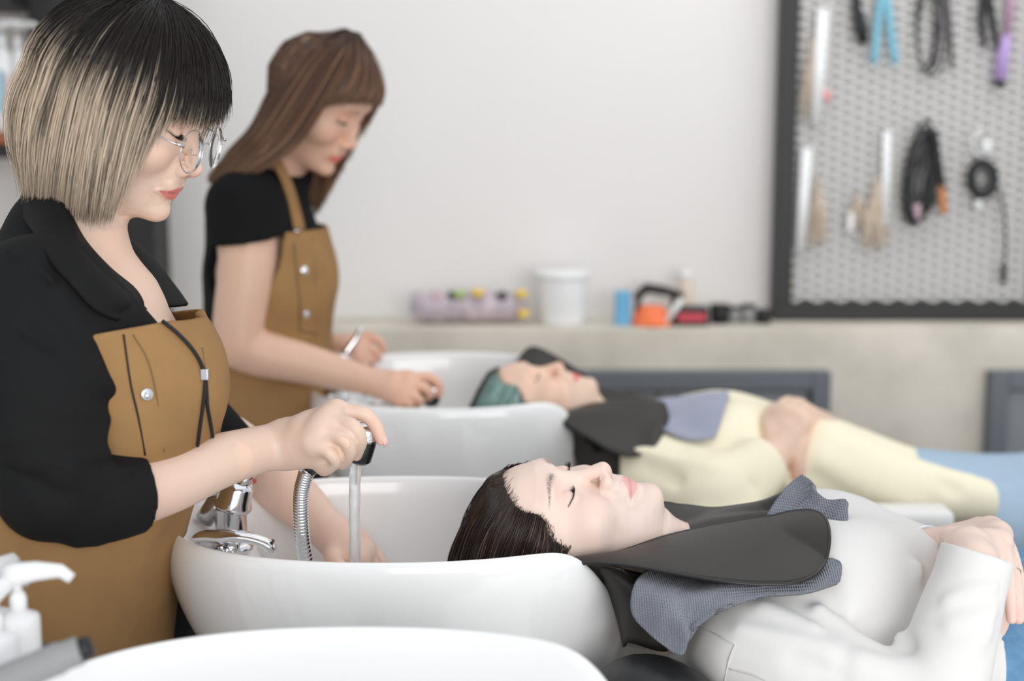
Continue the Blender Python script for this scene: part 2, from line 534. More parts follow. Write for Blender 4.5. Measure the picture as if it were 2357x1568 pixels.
    def lashes(s, parent, side=(-1, 1), n=26, ln=.0085, r=.00028, down=.55):
        mb = MB()
        for sg in side:
            for i in range(n):
                t = i / (n - 1)
                y = .0205 + .0255 * t
                z = np.interp(y, [.018, .024, .031, .038, .046], [-.0015, -.0040, -.0052, -.0040, .0010])
                x = .0745 + math.sqrt(max(.0134 ** 2 - (y - .0305) ** 2 - (z - 0) ** 2, 2e-6)) - .0004
                l = ln * (.55 + .45 * math.sin(PI * min(1, t * .75 + .25))) * random.uniform(.8, 1.15)
                d = np.array((1.0, (t - .35) * .9, -down)); d /= np.linalg.norm(d)
                pts = [np.array((x, y, z)) + d * l * u + np.array((0, 0, 1)) * l * .35 * u * u for u in (0, .35, .7, 1)]
                pts = [q * np.array((1, sg, 1)) for q in pts]
                mb.tube(s.ws(pts), [r * s.s * 1.2, r * s.s, r * s.s * .7, r * s.s * .2], 4)
        return mb.build('eyelashes', 'lash', parent)

def _earM(sg):
    a = R(12); return np.array([[math.cos(R(8)), -sg * math.sin(R(20)), math.sin(a)], [sg * math.sin(R(20)), 1, 0], [-math.sin(a), 0, math.cos(a)]]).T @ np.eye(3)
# ---------------------------------------------------------------- materials of the place
mat('plaster', (.765, .742, .722), rough=.9, spec=.2, noise=(1.3, (.795, .772, .752), .3, .7), bump=(60, .05, .002))
mat('concrete', (.60, .555, .48), rough=.85, spec=.25, noise=(5.5, (.73, .675, .595), .35, .65), bump=(40, .12, .003))
mat('floor', (.74, .73, .71), rough=.4, noise=(4, (.78, .77, .75), .3, .7))
mat('black_metal', (.018, .017, .017), rough=.5)
mat('grey_paint', (.135, .148, .168), rough=.5)
mat('grey_paint_pale', (.23, .243, .265), rough=.5)
mat('wire', (.74, .725, .71), rough=.55)
mat('board', (.52, .505, .495), rough=.8)
mat('wood_shelf', (.36, .13, .06), rough=.5, noise=(9, (.27, .09, .04), .3, .7))
mat('white_plastic', (.84, .84, .84), rough=.32)
mat('ceramic', (.90, .895, .89), rough=.10, spec=.5, coat=.4)
mat('chrome', (.80, .80, .82), rough=.07, metal=1)
mat('chrome_soft', (.62, .62, .64), rough=.25, metal=1)
mat('black_gloss', (.012, .012, .014), rough=.12, coat=.5)
mat('black_plastic', (.016, .016, .017), rough=.45)
mat('rubber', (.03, .03, .032), rough=.6)
mat('vinyl', (.019, .0165, .0145), rough=.42, spec=.42, bump=(220, .10, .0008), noise=(6, (.027, .024, .021), .35, .7))
mat('vinyl_edge', (.022, .020, .020), rough=.28)
mat('leather', (.020, .020, .022), rough=.38, bump=(160, .15, .001))
mat('armrest', (.86, .84, .82), rough=.3)
mat('teal_print', (.12, .42, .52), rough=.5)
mat('pink_print', (.60, .42, .48), rough=.5)
mat('lilac_print', (.50, .46, .56), rough=.5)
mat('blue_card', (.14, .42, .66), rough=.5)
mat('orange', (.90, .20, .075), rough=.5)
mat('red_label', (.55, .05, .08), rough=.5)
mat('yellow', (.90, .62, .08), rough=.4)
mat('green', (.42, .58, .20), rough=.4)
mat('lilac_fill', (.42, .37, .43), rough=.35, noise=(30, (.62, .52, .55), .4, .6))
mat('dark_fill', (.06, .05, .055), rough=.5)
mat('clear_bag', (.93, .92, .93), rough=.15, trans=.85, ior=1.2, alpha=.5)
mat('beige', (.72, .62, .52), rough=.7)
mat('straw', (.66, .55, .44), rough=.8)
mat('sky_blue', (.20, .48, .60), rough=.5)
mat('purple', (.48, .33, .66), rough=.4)
mat('mauve', (.50, .30, .42), rough=.5)
mat('tan_orange', (.62, .22, .04), rough=.5)
mat('grey_soft', (.30, .30, .30), rough=.6)
mat('tray_metal', (.16, .17, .175), rough=.35, metal=.5)

YW = 3.72        # back wall
def struct(o): o['kind'] = 'structure'; return o
mb = MB(); mb.box((-3.2, YW, 0), (4.6, YW + .12, 3.1)); struct(mb.build('wall_back', 'plaster', None, False))
mb = MB(); mb.box((-3.2, -2.2, -.08), (4.6, YW, 0)); struct(mb.build('floor', 'floor', None, False))
mb = MB(); mb.box((-3.32, 0.6, 0), (-3.2, YW + .12, 3.1)); struct(mb.build('wall_left', 'plaster', None, False))

# concrete half wall with a flat top, holding the cabinets
zl = P(1500, 738, 3.62)[2]
cl = empty('concrete_ledge', (0, 3.6, 0), 'long raw concrete half wall with a flat top along the white wall', 'ledge')
mb = MB(); mb.box((-2.2, 3.50, 0), (4.5, YW, zl - .004), .004); mb.build('ledge_body', 'concrete', cl, False)

def cabinet(px0, px1, doors, lbl):
    a = P(px0, 850, 3.50); b = P(px1, 850, 3.50)
    zt = a[2]; zb = .12; x0, x1 = a[0], b[0]
    t = empty('cabinet', ((x0 + x1) / 2, 3.5, zb), lbl, 'cabinet', 'grey cabinets built into the concrete half wall')
    fw = .045; y0 = 3.455
    mb = MB()
    mb.box((x0, y0, zb), (x0 + fw, 3.4995, zt), .003); mb.box((x1 - fw, y0, zb), (x1, 3.4995, zt), .003)
    mb.box((x0 + fw, y0, zt - fw), (x1 - fw, 3.4995, zt), .003); mb.box((x0 + fw, y0, zb), (x1 - fw, 3.4995, zb + fw), .003)
    mb.build('cabinet_frame', 'grey_paint', t, False)
    ws = (x1 - x0 - 2 * fw) / doors
    for i in range(doors):
        xa = x0 + fw + i * ws + .004; xb = xa + ws - .008
        m2 = MB(); m2.box((xa, y0 + .022, zb + fw + .004), (xb, 3.4995, zt - fw - .006), .004)
        d = m2.build('door', 'grey_paint_pale', t, False)
        m3 = MB(); hx = xb - .035 if i % 2 == 0 else xa + .035
        m3.tube([(hx, y0 + .004, zt - .30), (hx, y0 + .004, zt - .16)], .005, 8)
        for zz in (zt - .29, zt - .17): m3.tube([(hx, y0 + .004, zz), (hx, y0 + .024, zz)], .004, 8)
        m3.build('handle', 'chrome_soft', d)
cabinet(1120, 1905, 2, 'wide grey cabinet with two doors, behind the client with teal tinted hair')
cabinet(2270, 2960, 2, 'grey cabinet cut by the edge of the view, under the wire mesh board')

# black framed wire mesh board
x0, z1 = P(1795, 735, 3.66)[0], P(1795, 735, 3.66)[2]
xr = P(2352, 735, 3.66)[0] + .02; z2 = 2.75
wb = empty('wire_mesh_board', ((x0 + xr) / 2, 3.66, z1), 'tall wire mesh tool board in a black steel frame on the white wall', 'tool board')
x0f = P(1778, 735, 3.66)[0]; fw = .045
for nm, a, b in (('frame_rail', (x0f, 3.64, z1), (xr + .05, 3.70, z1 + fw)), ('frame_rail', (x0f, 3.64, z2), (xr + .05, 3.70, z2 + fw)),
                 ('frame_stile', (x0f, 3.64, z1 + fw), (x0f + fw, 3.70, z2)), ('frame_stile', (xr, 3.64, z1 + fw), (xr + .05, 3.70, z2))):
    MB().box(a, b, .002).build(nm, 'black_metal', wb, False)
# expanded mesh: flat strands crossing in a diamond lattice
V = []; F = []
def strand(a, b, w=.0036, t=.0018):
    a = np.array(a, float); b = np.array(b, float); d = (b - a) / np.linalg.norm(b - a)
    n = np.array((-d[2], 0, d[0])) * w; y = np.array((0, t, 0)); i = len(V)
    V.extend([a - n - y, a + n - y, a + n + y, a - n + y, b - n - y, b + n - y, b + n + y, b - n + y])
    for q in ((0, 1, 5, 4), (1, 2, 6, 5), (2, 3, 7, 6), (3, 0, 4, 7)): F.append([i + k for k in q])
xa, xb, za, zb = x0f + fw - .004, xr + .004, z1 + fw - .004, z2 + .004
dx, dz = .030, .0130
for sg in (1, -1):
    m = dz / dx * sg
    c0 = za - (m * (xb - xa) if sg > 0 else 0) - dz; c1 = zb + (-m * (xb - xa) if sg < 0 else 0) + dz
    c = c0
    while c < c1:
        pts = []
        ta = 0.0; tb = xb - xa
        if sg > 0: lo = max(0, (za - c) / m); hi = min(tb, (zb - c) / m)
        else: lo = max(0, (zb - c) / m); hi = min(tb, (za - c) / m)
        if hi - lo > .01: strand((xa + lo, 3.668 + .002 * sg, c + m * lo), (xa + hi, 3.668 + .002 * sg, c + m * hi))
        c += dz * 2
mesh('wire_mesh', V, F, 'wire', wb, False)
MB().box((xa - .01, 3.700, za - .01), (xb + .01, 3.716, zb + .01)).build('back_panel', 'board', wb, False)

# tall black column and the shelf beside it
c_ = MB().box((P(82, 300, 3.58)[0], 3.56, zl - .004), (P(346, 300, 3.56)[0], 3.72, 3.0), .003).build('black_column', 'black_metal', None, False)
tag(c_, 'tall black column against the white wall behind the blonde stylist', 'column')
sh = empty('wall_shelf', (P(-150, 330, 3.5)), 'wooden wall shelf on a black bracket rail holding pump bottles', 'shelf')
za_ = P(0, 304, 3.42)[2]
xL, xR = P(-420, 300, 3.5)[0], P(81, 300, 3.56)[0]
MB().box((xL, 3.42, za_ - .028), (xR, 3.715, za_), .003).build('shelf_board', 'wood_shelf', sh, False)
MB().box((xL, 3.43, za_ - .062), (xR, 3.46, za_ - .028), .002).build('shelf_rail', 'black_metal', sh, False)
MB().box((xL, 3.43, P(0, 8, 3.43)[2]), (xR, 3.72, P(0, 8, 3.43)[2] + .05), .002).build('top_rail', 'black_metal', sh, False)
# ---------------------------------------------------------------- pump bottles
def pump_bottle(base, h, r, lbl, grp, spout=(1, 0), pv=1.0, pl=1.0, prints=None, mt='white_plastic', square=False):
    """h = body height, r = radius"""
    b = np.array(base, float)
    t = empty('pump_bottle', b, lbl, 'bottle', grp)
    mb = MB()
    if square:
        V = []; F = []; n = 40
        prof = [(.0, 0), (.90, .0), (1.0, .05), (1.0, .86), (.93, .93), (.62, .97), (.36, 1.0)]
        for s_, z in prof:
            for k in range(n):
                a = 2 * PI * k / n; e = 2.6
                c, s2 = math.cos(a), math.sin(a)
                q = (abs(c) ** e + abs(s2) ** e) ** (-1 / e)
                V.append(b + np.array((c * q * r * s_, s2 * q * r * s_ * .8, z * h)))
        for i in range(len(prof) - 1):
            for k in range(n): F.append([i * n + k, i * n + (k + 1) % n, (i + 1) * n + (k + 1) % n, (i + 1) * n + k])
        mb.add(V, F)
    else:
        mb.lathe(b, [(0, 0), (r * .92, 0), (r, h * .02), (r, h * .80), (r * .93, h * .87), (r * .62, h * .95), (r * .38, h * .985), (r * .36, h)], 36)
    bd = mb.build('bottle_body', mt, t)
    MB().lathe(b + (0, 0, h), [(0, -.004), (r * .42, -.004), (r * .42, .018 * pv), (r * .30, .022 * pv + .003), (r * .22 if pv < 1 else r * .13, .022 * pv + .003), (r * .22 if pv < 1 else r * .13, .05 * pv), (0, .05 * pv)], 28).build('collar', mt, t)
    sx = np.array((spout[0], spout[1], 0.0)); sx /= np.linalg.norm(sx)
    top = b + (0, 0, h + .052 * pv)
    m2 = MB()
    m2.tube([top - sx * .012 + (0, 0, .002), top, top + sx * .02 * pl + (0, 0, .003), top + sx * .045 * pl + (0, 0, .003), top + sx * .056 * pl + (0, 0, -.004)],
            [.007, .0105, .0088, .0062, .0050], 14, True, flat=.75, up=(0, 0, 1))
    m2.build('pump_head', mt, t)
    if prints:
        for (m_, a0, a1, z0, z1) in prints:
            V = []; F = []; n = 10
            for i in range(n + 1):
                a = R(a0 + (a1 - a0) * i / n)
                for z in (z0, z1): V.append(b + np.array((math.cos(a) * (r + .0006), math.sin(a) * (r + .0006), z * h)))
            for i in range(n): F.append([2 * i, 2 * i + 2, 2 * i + 3, 2 * i + 1])
            mesh('printed_stripe', V, F, m_, t)
    return t

g_ = 'white pump bottles on the wooden shelf'
for i, (px, py, y, lb, pr) in enumerate((
        (-28, 300, 3.60, 'white pump bottle at the outer end of the shelf row', None),
        (14, 300, 3.50, 'white pump bottle with a teal stripe printed beside a pink one', [('teal_print', -98, -72, .22, .72), ('pink_print', -68, -40, .2, .68)]),
        (50, 300, 3.55, 'white pump bottle with a lilac stripe on the shelf', [('lilac_print', -95, -65, .22, .70)]),
        (80, 300, 3.62, 'plain white pump bottle nearest the black column on the shelf', None))):
    q = P(px, py, y)
    pump_bottle((q[0], y, za_), .205, .024, lb, g_, (1, -.2), prints=pr)

# ---------------------------------------------------------------- bottles and caddy in the foreground
tz = P(40, 1548, 1.22)[2]
tr = empty('salon_trolley', (-.53, 1.22, 0), 'dark grey salon trolley top holding the white pump bottles', 'trolley')
MB().box((-.66, 1.14, tz - .02), (-.435, 1.30, tz), .006).build('tray', 'tray_metal', tr, False)
for i, (x, y) in enumerate(((-.64, 1.16), (-.455, 1.16), (-.64, 1.28), (-.455, 1.28))):
    MB().tube([(x, y, .05), (x, y, tz - .01)], .009, 10).build('leg', 'chrome_soft', tr)
    MB().lathe((x, y - .008, .025), [(0, 0), (.024, 0), (.025, .008), (.024, .016), (0, .016)], 18, (0, 1, 0)).build('caster', 'rubber', tr)
MB().box((-.655, 1.15, .30), (-.44, 1.29, .315), .004).build('lower_tray', 'tray_metal', tr, False)
def fb(px, ytop, Y, r, lbl, sp):
    q = P(px, 1500, Y); top = P(px, ytop, Y)[2]
    return pump_bottle((q[0], Y, tz), top - tz, r, lbl, 'white pump bottles on the trolley by the front basin', sp, .62, .86, square=True)
fb(48, 1404, 1.20, .0175, 'white pump bottle with its long spout pointing at the basins, on the near trolley', (1, 0))
fb(-12, 1452, 1.18, .020, 'low white pump bottle at the outer edge of the near trolley', (.3, 1))
fb(-14, 1400, 1.265, .018, 'white pump bottle behind the long spouted one on the near trolley', (.2, 1))
# ---------------------------------------------------------------- things on the concrete ledge
def onledge(px, Y=3.60): return np.array((P(px, 738, Y)[0], Y, zl - .004))
q0, q1 = onledge(935), onledge(1215)
t = empty('roller_bag', (q0 + q1) / 2, 'long clear bag of lilac hair rollers with yellow caps on the concrete ledge', 'bag')
body = Body(); L_ = q1[0] - q0[0]
body.chain([(q0[0] + .045, 3.60, zl + .034), (q0[0] + .12, 3.60, zl + .038), (q1[0] - .10, 3.60, zl + .037), (q1[0] - .04, 3.60, zl + .036)], [.036, .040, .039, .037], .01, None, ((0, 0, 1), 1.08))
def fbag(p): return np.maximum(body(p) + .005 * vnoise(p, 28) + .002 * vnoise(p, 60, 3), zl - .003 - p[:, 2])
v, f = surf(fbag, .006, *body.bounds()); mesh('bag_film', v, f, 'lilac_fill', t)
for i in range(7):
    x = q0[0] + .03 + (L_ - .05) * i / 6
    MB().lathe((x, 3.585, zl + .05), [(0, -.028), (.014, -.028), (.016, -.02), (.016, .02), (.014, .028), (0, .028)], 16, (.3 * math.sin(i), 0, 1)).build('roller', ('lilac_fill', 'pink_print', 'dark_fill')[i % 3], t)
for px, dz_, m_ in ((1100, .083, 'yellow'), (1058, .080, 'green'), (1200, .080, 'yellow'), (1205, .03, 'yellow')):
    q = onledge(px, 3.565); MB().lathe(q + (0, 0, dz_), [(0, -.008), (.014, -.008), (.015, 0), (.013, .008), (0, .008)], 16, (0, 0, 1)).build('cap', m_, t)

q = onledge(1293); t = empty('white_tub', q, 'large white plastic tub beside the bag of rollers on the ledge', 'tub')
MB().lathe(q, [(0, 0), (.056, 0), (.058, .006), (.066, .115), (.066, .12), (0, .12)], 40).build('tub_body', 'white_plastic', t)
MB().lathe(q + (0, 0, .118), [(0, 0), (.071, 0), (.072, .004), (.072, .014), (.068, .018), (0, .018)], 40).build('lid', 'white_plastic', t)

q = onledge(1436, 3.58); t = empty('blue_box', q, 'small light blue carton standing on the ledge beside the orange bowl', 'box')
MB().box(q + (-.022, -.03, 0), q + (.014, .03, .084), .003).build('carton', 'blue_card', t, False)
MB().box(q + (.0145, -.029, .001), q + (.0165, .029, .082), .0005).build('carton_side', 'lilac_print', t, False)

q = onledge(1500, 3.57); t = empty('orange_bowl', q, 'bright orange tint bowl turned upside down on the ledge', 'bowl')
MB().lathe(q, [(.046, 0), (.052, 0), (.052, .008), (.048, .012), (.040, .034), (.026, .048), (.0, .050)], 36).build('bowl_shell', 'orange', t)
MB().box(q + (-.014, -.060, .004), q + (.014, -.048, .010), .002).build('grip', 'orange', t)
q = onledge(1505, 3.62)
cp = MB(); cp.tube([q + (-.05, 0, .062), q + (-.02, 0, .088), q + (.02, .0, .082), q + (.075, 0, .070)], [.012, .020, .019, .008], 14, flat=.7)
cp.tube([q + (-.045, 0, 0), q + (-.04, 0, .066)], .008, 10); cp.tube([q + (.05, 0, 0), q + (.05, 0, .07)], .008, 10)
tag(cp.build('clipper', 'black_plastic'), 'black hair clipper lying above the orange bowl', 'clipper')
q = onledge(1540, 3.54)
tag(MB().tube([q + (-.012, 0, .006), q + (.018, 0, .05), q + (.032, 0, .068)], [.007, .009, .007], 12).build('clear_brush', 'white_plastic'), 'short white tint brush leaning against the orange bowl', 'brush')
q = onledge(1577, 3.64)
t = empty('pale_bottle', q, 'slim pale cylinder bottle standing tall behind the black tins', 'bottle')
MB().lathe(q, [(0, 0), (.018, 0), (.019, .005), (.019, .105), (.016, .11), (0, .11)], 24).build('bottle_body', 'beige', t)
MB().lathe(q + (0, 0, .108), [(0, 0), (.016, 0), (.016, .022), (0, .024)], 24).build('cap', 'white_plastic', t)
q = onledge(1590, 3.57); t = empty('black_case', q, 'flat black case with a red label on the ledge', 'case')
MB().box(q + (-.044, -.03, 0), q + (.042, .03, .047), .004).build('case_body', 'black_plastic', t, False)
MB().box(q + (-.036, -.0315, .012), q + (.034, -.0302, .034), .0003).build('label_panel', 'red_label', t, False)
for i, (px, r_, h_, m_, lb) in enumerate(((1655, .024, .050, 'black_plastic', 'squat black tin right beside the flat black case'), (1690, .017, .044, 'grey_soft', 'small smoky grey jar between the black tins'),
                                  (1722, .018, .050, 'grey_soft', 'grey jar with a black lid near the mesh board'), (1757, .020, .036, 'black_plastic', 'low black tin touching the frame of the mesh board'))):
    q = onledge(px, 3.60); t = empty('tin' if i in (0, 3) else 'jar', q, lb, 'container', 'small dark tins and jars on the ledge')
    MB().lathe(q, [(0, 0), (r_, 0), (r_, h_ * .8), (r_ * .95, h_ * .84), (0, h_ * .84)], 24).build('container_body', m_, t)
    MB().lathe(q + (0, 0, h_ * .8), [(0, 0), (r_ * 1.04, 0), (r_ * 1.04, h_ * .18), (0, h_ * .2)], 24).build('lid', 'black_plastic', t)

# ---------------------------------------------------------------- tools hanging on the mesh board
YB = 3.655
def B_(px, py, y=YB): return P(px, py, y)
GH = 'tools hanging on the wire mesh board'
def hook(t, px, py):
    a = B_(px, py, 3.668)
    MB().tube([a + (0, .004, 0), a + (0, -.018, 0), a + (0, -.026, .006)], .0022, 8).build('hook', 'chrome_soft', t)
def hang(name, px, py, lbl, cat):
    t = empty(name, B_(px, py), lbl, cat, GH); hook(t, px, py); return t
def bundle(px, py, n, ln, spread, m_, t, nm, seed, r=.0016):
    rr = random.Random(seed); mb = MB(); a = B_(px, py)
    for i in range(n):
        ph = rr.uniform(-1, 1); l = ln * rr.uniform(.6, 1)
        pts = [a + (0, rr.uniform(-.004, .004), 0), a + (ph * spread * .35, rr.uniform(-.012, 0), -l * .4), a + (ph * spread * .8, rr.uniform(-.012, 0), -l * .75), a + (ph * spread * rr.uniform(.7, 1.2), rr.uniform(-.012, 0), -l)]
        mb.tube(spline(pts, 9), r, 5)
    return mb.build(nm, m_, t)
# pale braids and long tapes at the side
def braid(px, top, bot, lbl, w=.014, m2='straw', off=-22):
    t = hang('hair_swatch', px, top, lbl, 'hair swatch')
    a, b = B_(px, top), B_(px - 16, bot)
    mb = MB(); mb.tube([a + (0, -.01, 0), (a * .5 + b * .5) + (0, -.012, 0), b + (0, -.01, 0)], [w, w, w * .9], 10, flat=.25, up=(1, 0, 0)); mb.build('tape', 'white_plastic', t)
    bundle(px + off, top + 60, 34, (a[2] - b[2]) * .75, .028, m2, t, 'hair_fibres', int(px))
braid(1893, 20, 285, 'long white tape with straw coloured hair, highest one next to the frame', .016, 'straw', -24)
braid(1856, 340, 575, 'long white tape with loose pale hair, lower one next to the frame', .014, 'straw', 26)
q = B_(1901, 222)
tag(MB().tube([q + (0, -.012, .018), q + (0, -.014, 0), q + (0, -.012, -.014)], [.004, .009, .006], 10, flat=.5, up=(1, 0, 0)).build('pink_clip', mat('pink_soft', (.85, .35, .36), rough=.5)), 'small pink clip on the white hanging tape', 'clip')
t = hang('hair_swatch', 2038, 300, 'white tape with a fan of pale blonde hair in the middle of the board', 'hair swatch')
MB().tube([B_(2040, 300) + (0, -.01, 0), B_(2036, 520) + (0, -.01, 0)], .012, 10, flat=.3, up=(1, 0, 0)).build('tape', 'white_plastic', t)
bundle(2020, 400, 70, .20, .034, 'straw', t, 'hair_fibres', 5, .002)
t = hang('hair_swatch', 1975, 440, 'small tuft of pale hair under a white tag, beside the fan of blonde hair', 'hair swatch')
bundle(1975, 440, 24, .12, .03, 'straw', t, 'hair_fibres', 9)
MB().box(B_(1948, 530) + (0, -.014, 0), B_(1962, 490) + (0, -.011, 0), .001).build('tag', 'white_plastic', t, False)

def cord(pts, r, m_, nm, t, n=40, flat=1): return MB().tube(spline([B_(x, y, YB - dy) for x, y, dy in pts], n), r, 8, flat=flat).build(nm, m_, t)
# black hair iron at the top
t = hang('hair_iron', 1975, -60, 'black curling iron hanging highest beside the blue shears', 'hair iron')
MB().tube([B_(1968, -60, 3.64), B_(1972, 20, 3.64), B_(1982, 60, 3.64), B_(1988, 100, 3.64)], [.010, .012, .018, .012], 14).build('barrel', 'black_plastic', t)
t = hang('hanging_straps', 2040, -50, 'two light blue straps hanging down from one hook', 'strap')
for x1 in (2012, 2062):
    MB().tube(spline([B_(2036, -50, 3.64), B_((2036 + x1) / 2 - 2, 40, 3.64), B_(x1, 148, 3.64)], 12), [.010] * 11 + [.008], 10, flat=.5, up=(1, 0, 0)).build('strap', 'sky_blue', t)
t = hang('cable_coil', 2140, -40, 'coiled dark cable with a looped end hanging at the top', 'cable')
rr = random.Random(3)
for k in range(3):
    cx_ = 2130 + k * 8
    cord([(cx_ + (22 + 6 * k) * math.sin(a / 12 * 2 * PI), 60 + k * 10 - 95 * math.cos(a / 12 * 2 * PI), .006 + .004 * k) for a in range(13)], .0028, 'rubber', 'cable_loop', t)
t = hang('comb_pair', 2175, -40, 'pair of dark sticks hanging beside the coiled cable', 'comb')
for a, b in (((2175, -40), (2145, 155)), ((2180, -40), (2192, 160))):
    MB().tube([B_(*a, 3.645), B_(*b, 3.645)], [.006, .0045], 8).build('comb_stick', 'dark_fill', t)
t = hang('pliers', 2270, -50, 'black handled pliers hanging beside the purple brush', 'pliers')
for a in (2262, 2290):
    MB().tube([B_(2268, -50, 3.645), B_(a - 4, 50, 3.645), B_(a + 6, 112, 3.645)], [.010, .009, .005], 10).build('handle', 'black_plastic', t)
t = hang('purple_brush', 2330, -70, 'purple handled brush with a mauve neck hanging at the top edge', 'brush')
MB().tube([B_(2334, -70, 3.64), B_(2318, 84, 3.64)], [.012, .009], 12).build('neck', 'mauve', t)
MB().tube([B_(2318, 82, 3.64), B_(2310, 120, 3.64), B_(2302, 188, 3.64)], [.012, .015, .015], 14).build('grip', 'purple', t)
MB().tube([B_(2302, 186, 3.64), B_(2300, 200, 3.64)], [.016, .014], 14).build('end_cap', 'black_plastic', t)
# black coil with orange stick
t = hang('cable_coil', 2136, 296, 'big bundle of black cable hanging in the middle with an orange tipped stick', 'cable')
for k in range(6):
    w_, lw = 26 + 4 * (k % 3), 95 + 8 * (k % 4)
    cord([(2124 + k * 3 - 14 * (1 - math.cos(a / 12 * 2 * PI)) + w_ * math.sin(a / 12 * 2 * PI), 395 + (k % 3) * 6 - lw * math.cos(a / 12 * 2 * PI), .004 + .005 * k) for a in range(13)], .0042, 'rubber', 'cable_loop', t)
for a, b, c in ((2136, 2098, 470), (2140, 2112, 500), (2146, 2138, 488), (2150, 2150, 470), (2132, 2088, 440)):
    cord([(a, 300, .012), ((a * 2 + b) / 3, 360, .022), (b, (c + 360) / 2, .024), (b + 4, c, .02)], .0052, 'rubber', 'cable_end', t, 14)
cord([(2150, 300, .03), (2162, 380, .034), (2170, 435, .03)], .0085, 'black_plastic', 'stick', t, 10)
cord([(2168, 425, .03), (2170, 460, .03), (2172, 492, .028)], .0085, 'tan_orange', 'orange_tip', t, 8)
cord([(2110, 470, .02), (2112, 505, .02)], .010, 'pink_print', 'plug', t, 5)
t = hang('cable_coil', 2258, 290, 'dark round coil of cable hanging by a white tie', 'cable')
for k in range(6):
    cord([(2262 + (34 - k * 3) * math.sin(a / 12 * 2 * PI), 412 - (44 - k * 3) * math.cos(a / 12 * 2 * PI), .006 + .006 * (k % 3)) for a in range(13)], .0050, 'rubber', 'cable_loop', t)
cord([(2300, 430, .01), (2312, 500, .012), (2316, 570, .01), (2310, 635, .01)], .0034, 'rubber', 'cable_tail', t, 20)
cord([(2312, 608, .01), (2310, 650, .01)], .008, 'black_plastic', 'plug', t, 5)
cord([(2258, 292, .01), (2240, 318, .01), (2244, 348, .01), (2262, 360, .01)], .004, 'white_plastic', 'white_tie', t, 16)
cord([(2268, 325, .012), (2270, 352, .012)], .014, 'white_plastic', 'tag', t, 5)
cord([(2250, 462, .022), (2252, 480, .022)], .011, 'white_plastic', 'white_plug', t, 5)
# ---------------------------------------------------------------- shampoo basins
def basin(cx, cy, zr, a, b, lbl, tilt=0.0, nw=.085):
    """zr rim height, a/b half length and half width; the neck notch is at +x"""
    t = empty('shampoo_basin', (cx, cy, 0), lbl, 'basin', 'white ceramic shampoo basins in a row')
    nt, V, F = 112, [], []
    # profile: (inward offset as share of the plan radius, height below rim)
    outer = [(.50, -.300), (.56, -.285), (.64, -.255), (.74, -.205), (.855, -.150), (.935, -.105), (.985, -.060), (1.0, -.030), (.997, -.012), (.982, -.002), (.962, .0005), (.944, -.003), (.930, -.013)]
    inner = [(.915, -.035), (.89, -.075), (.84, -.125), (.74, -.170), (.58, -.195), (.36, -.207), (.14, -.212), (.02, -.213)]
    prof = outer + inner
    for j, (s_, h) in enumerate(prof):
        for k in range(nt):
            th = 2 * PI * k / nt; c, s2 = math.cos(th), math.sin(th)
            e = 2.25; q = (abs(c) ** e + abs(s2) ** e) ** (-1 / e)
            # notch at +x: the rim rolls down and outwards
            n = math.exp(-(abs(math.atan2(s2, c)) / .60) ** 4)
            n2 = math.exp(-((math.atan2(s2, c)) / .95) ** 4)
            hh = h; ss = s_
            if j >= 4:
                hh = h - nw * n * (1 if j < 14 else max(0, 1 - (j - 13) / 4))
            if j < 13: ss = s_ + .03 * n2 * math.exp(-((h + .08) / .09) ** 2)
            # deck for the taps at -x
            d = math.exp(-((abs(math.atan2(s2, -c))) / .62) ** 4)
            if j >= 13:
                ss = s_ * (1 - .34 * d * min(1, (j - 12) / 2) * (1 if s_ > .5 else .6))
                hh = hh + (0 if j > 13 else -.004 * d)
                if j == 13: hh = -.042 * d + hh * (1 - d)
            if j < 4: ss = s_ * (1 - .12 * n)
            x = a * c * q * ss; y = b * s2 * q * ss
            if j < 6: x += (.05 - .0) * (1 - s_) * a * 1.0
            V.append((cx + x, cy + y, zr + hh + tilt * y))
    m = len(prof)
    for j in range(m - 1):
        for k in range(nt):
            F.append([j * nt + k, j * nt + (k + 1) % nt, (j + 1) * nt + (k + 1) % nt, (j + 1) * nt + k])
    F.append([k for k in range(nt)][::-1]); F.append([(m - 1) * nt + k for k in range(nt)])
    o = mesh('basin_bowl', V, F, 'ceramic', t)
    sb = o.modifiers.new('smooth', 'SUBSURF'); sb.levels = 1; sb.render_levels = 2
    MB().lathe((cx + .02, cy, zr - .2125), [(0, 0), (.026, 0), (.028, .002), (.024, .004), (.010, .0025), (0, .0025)], 28).build('drain', 'chrome', t)
    m2 = MB(); m2.box((cx - .10, cy - .11, .03), (cx + .15, cy + .11, zr - .294), .02); m2.build('pedestal', 'black_plastic', t)
    m2 = MB(); m2.box((cx - .16, cy - .16, 0), (cx + .20, cy + .16, .035), .01); m2.build('foot', 'black_plastic', t)
    return t

def rimz(px, py, y): return P(px, py, y)[2]
basin(-.142, 1.68, .918, .276, .202, 'white ceramic basin where the dark haired client in white has her head')
basin(-.125, 2.62, .922, .262, .222, 'white ceramic basin under the teal tinted hair, served by the second stylist', .075, .07)
basin(-.142, 1.09, .918, .276, .202, 'empty white ceramic basin closest to the viewer, cut by the bottom edge')

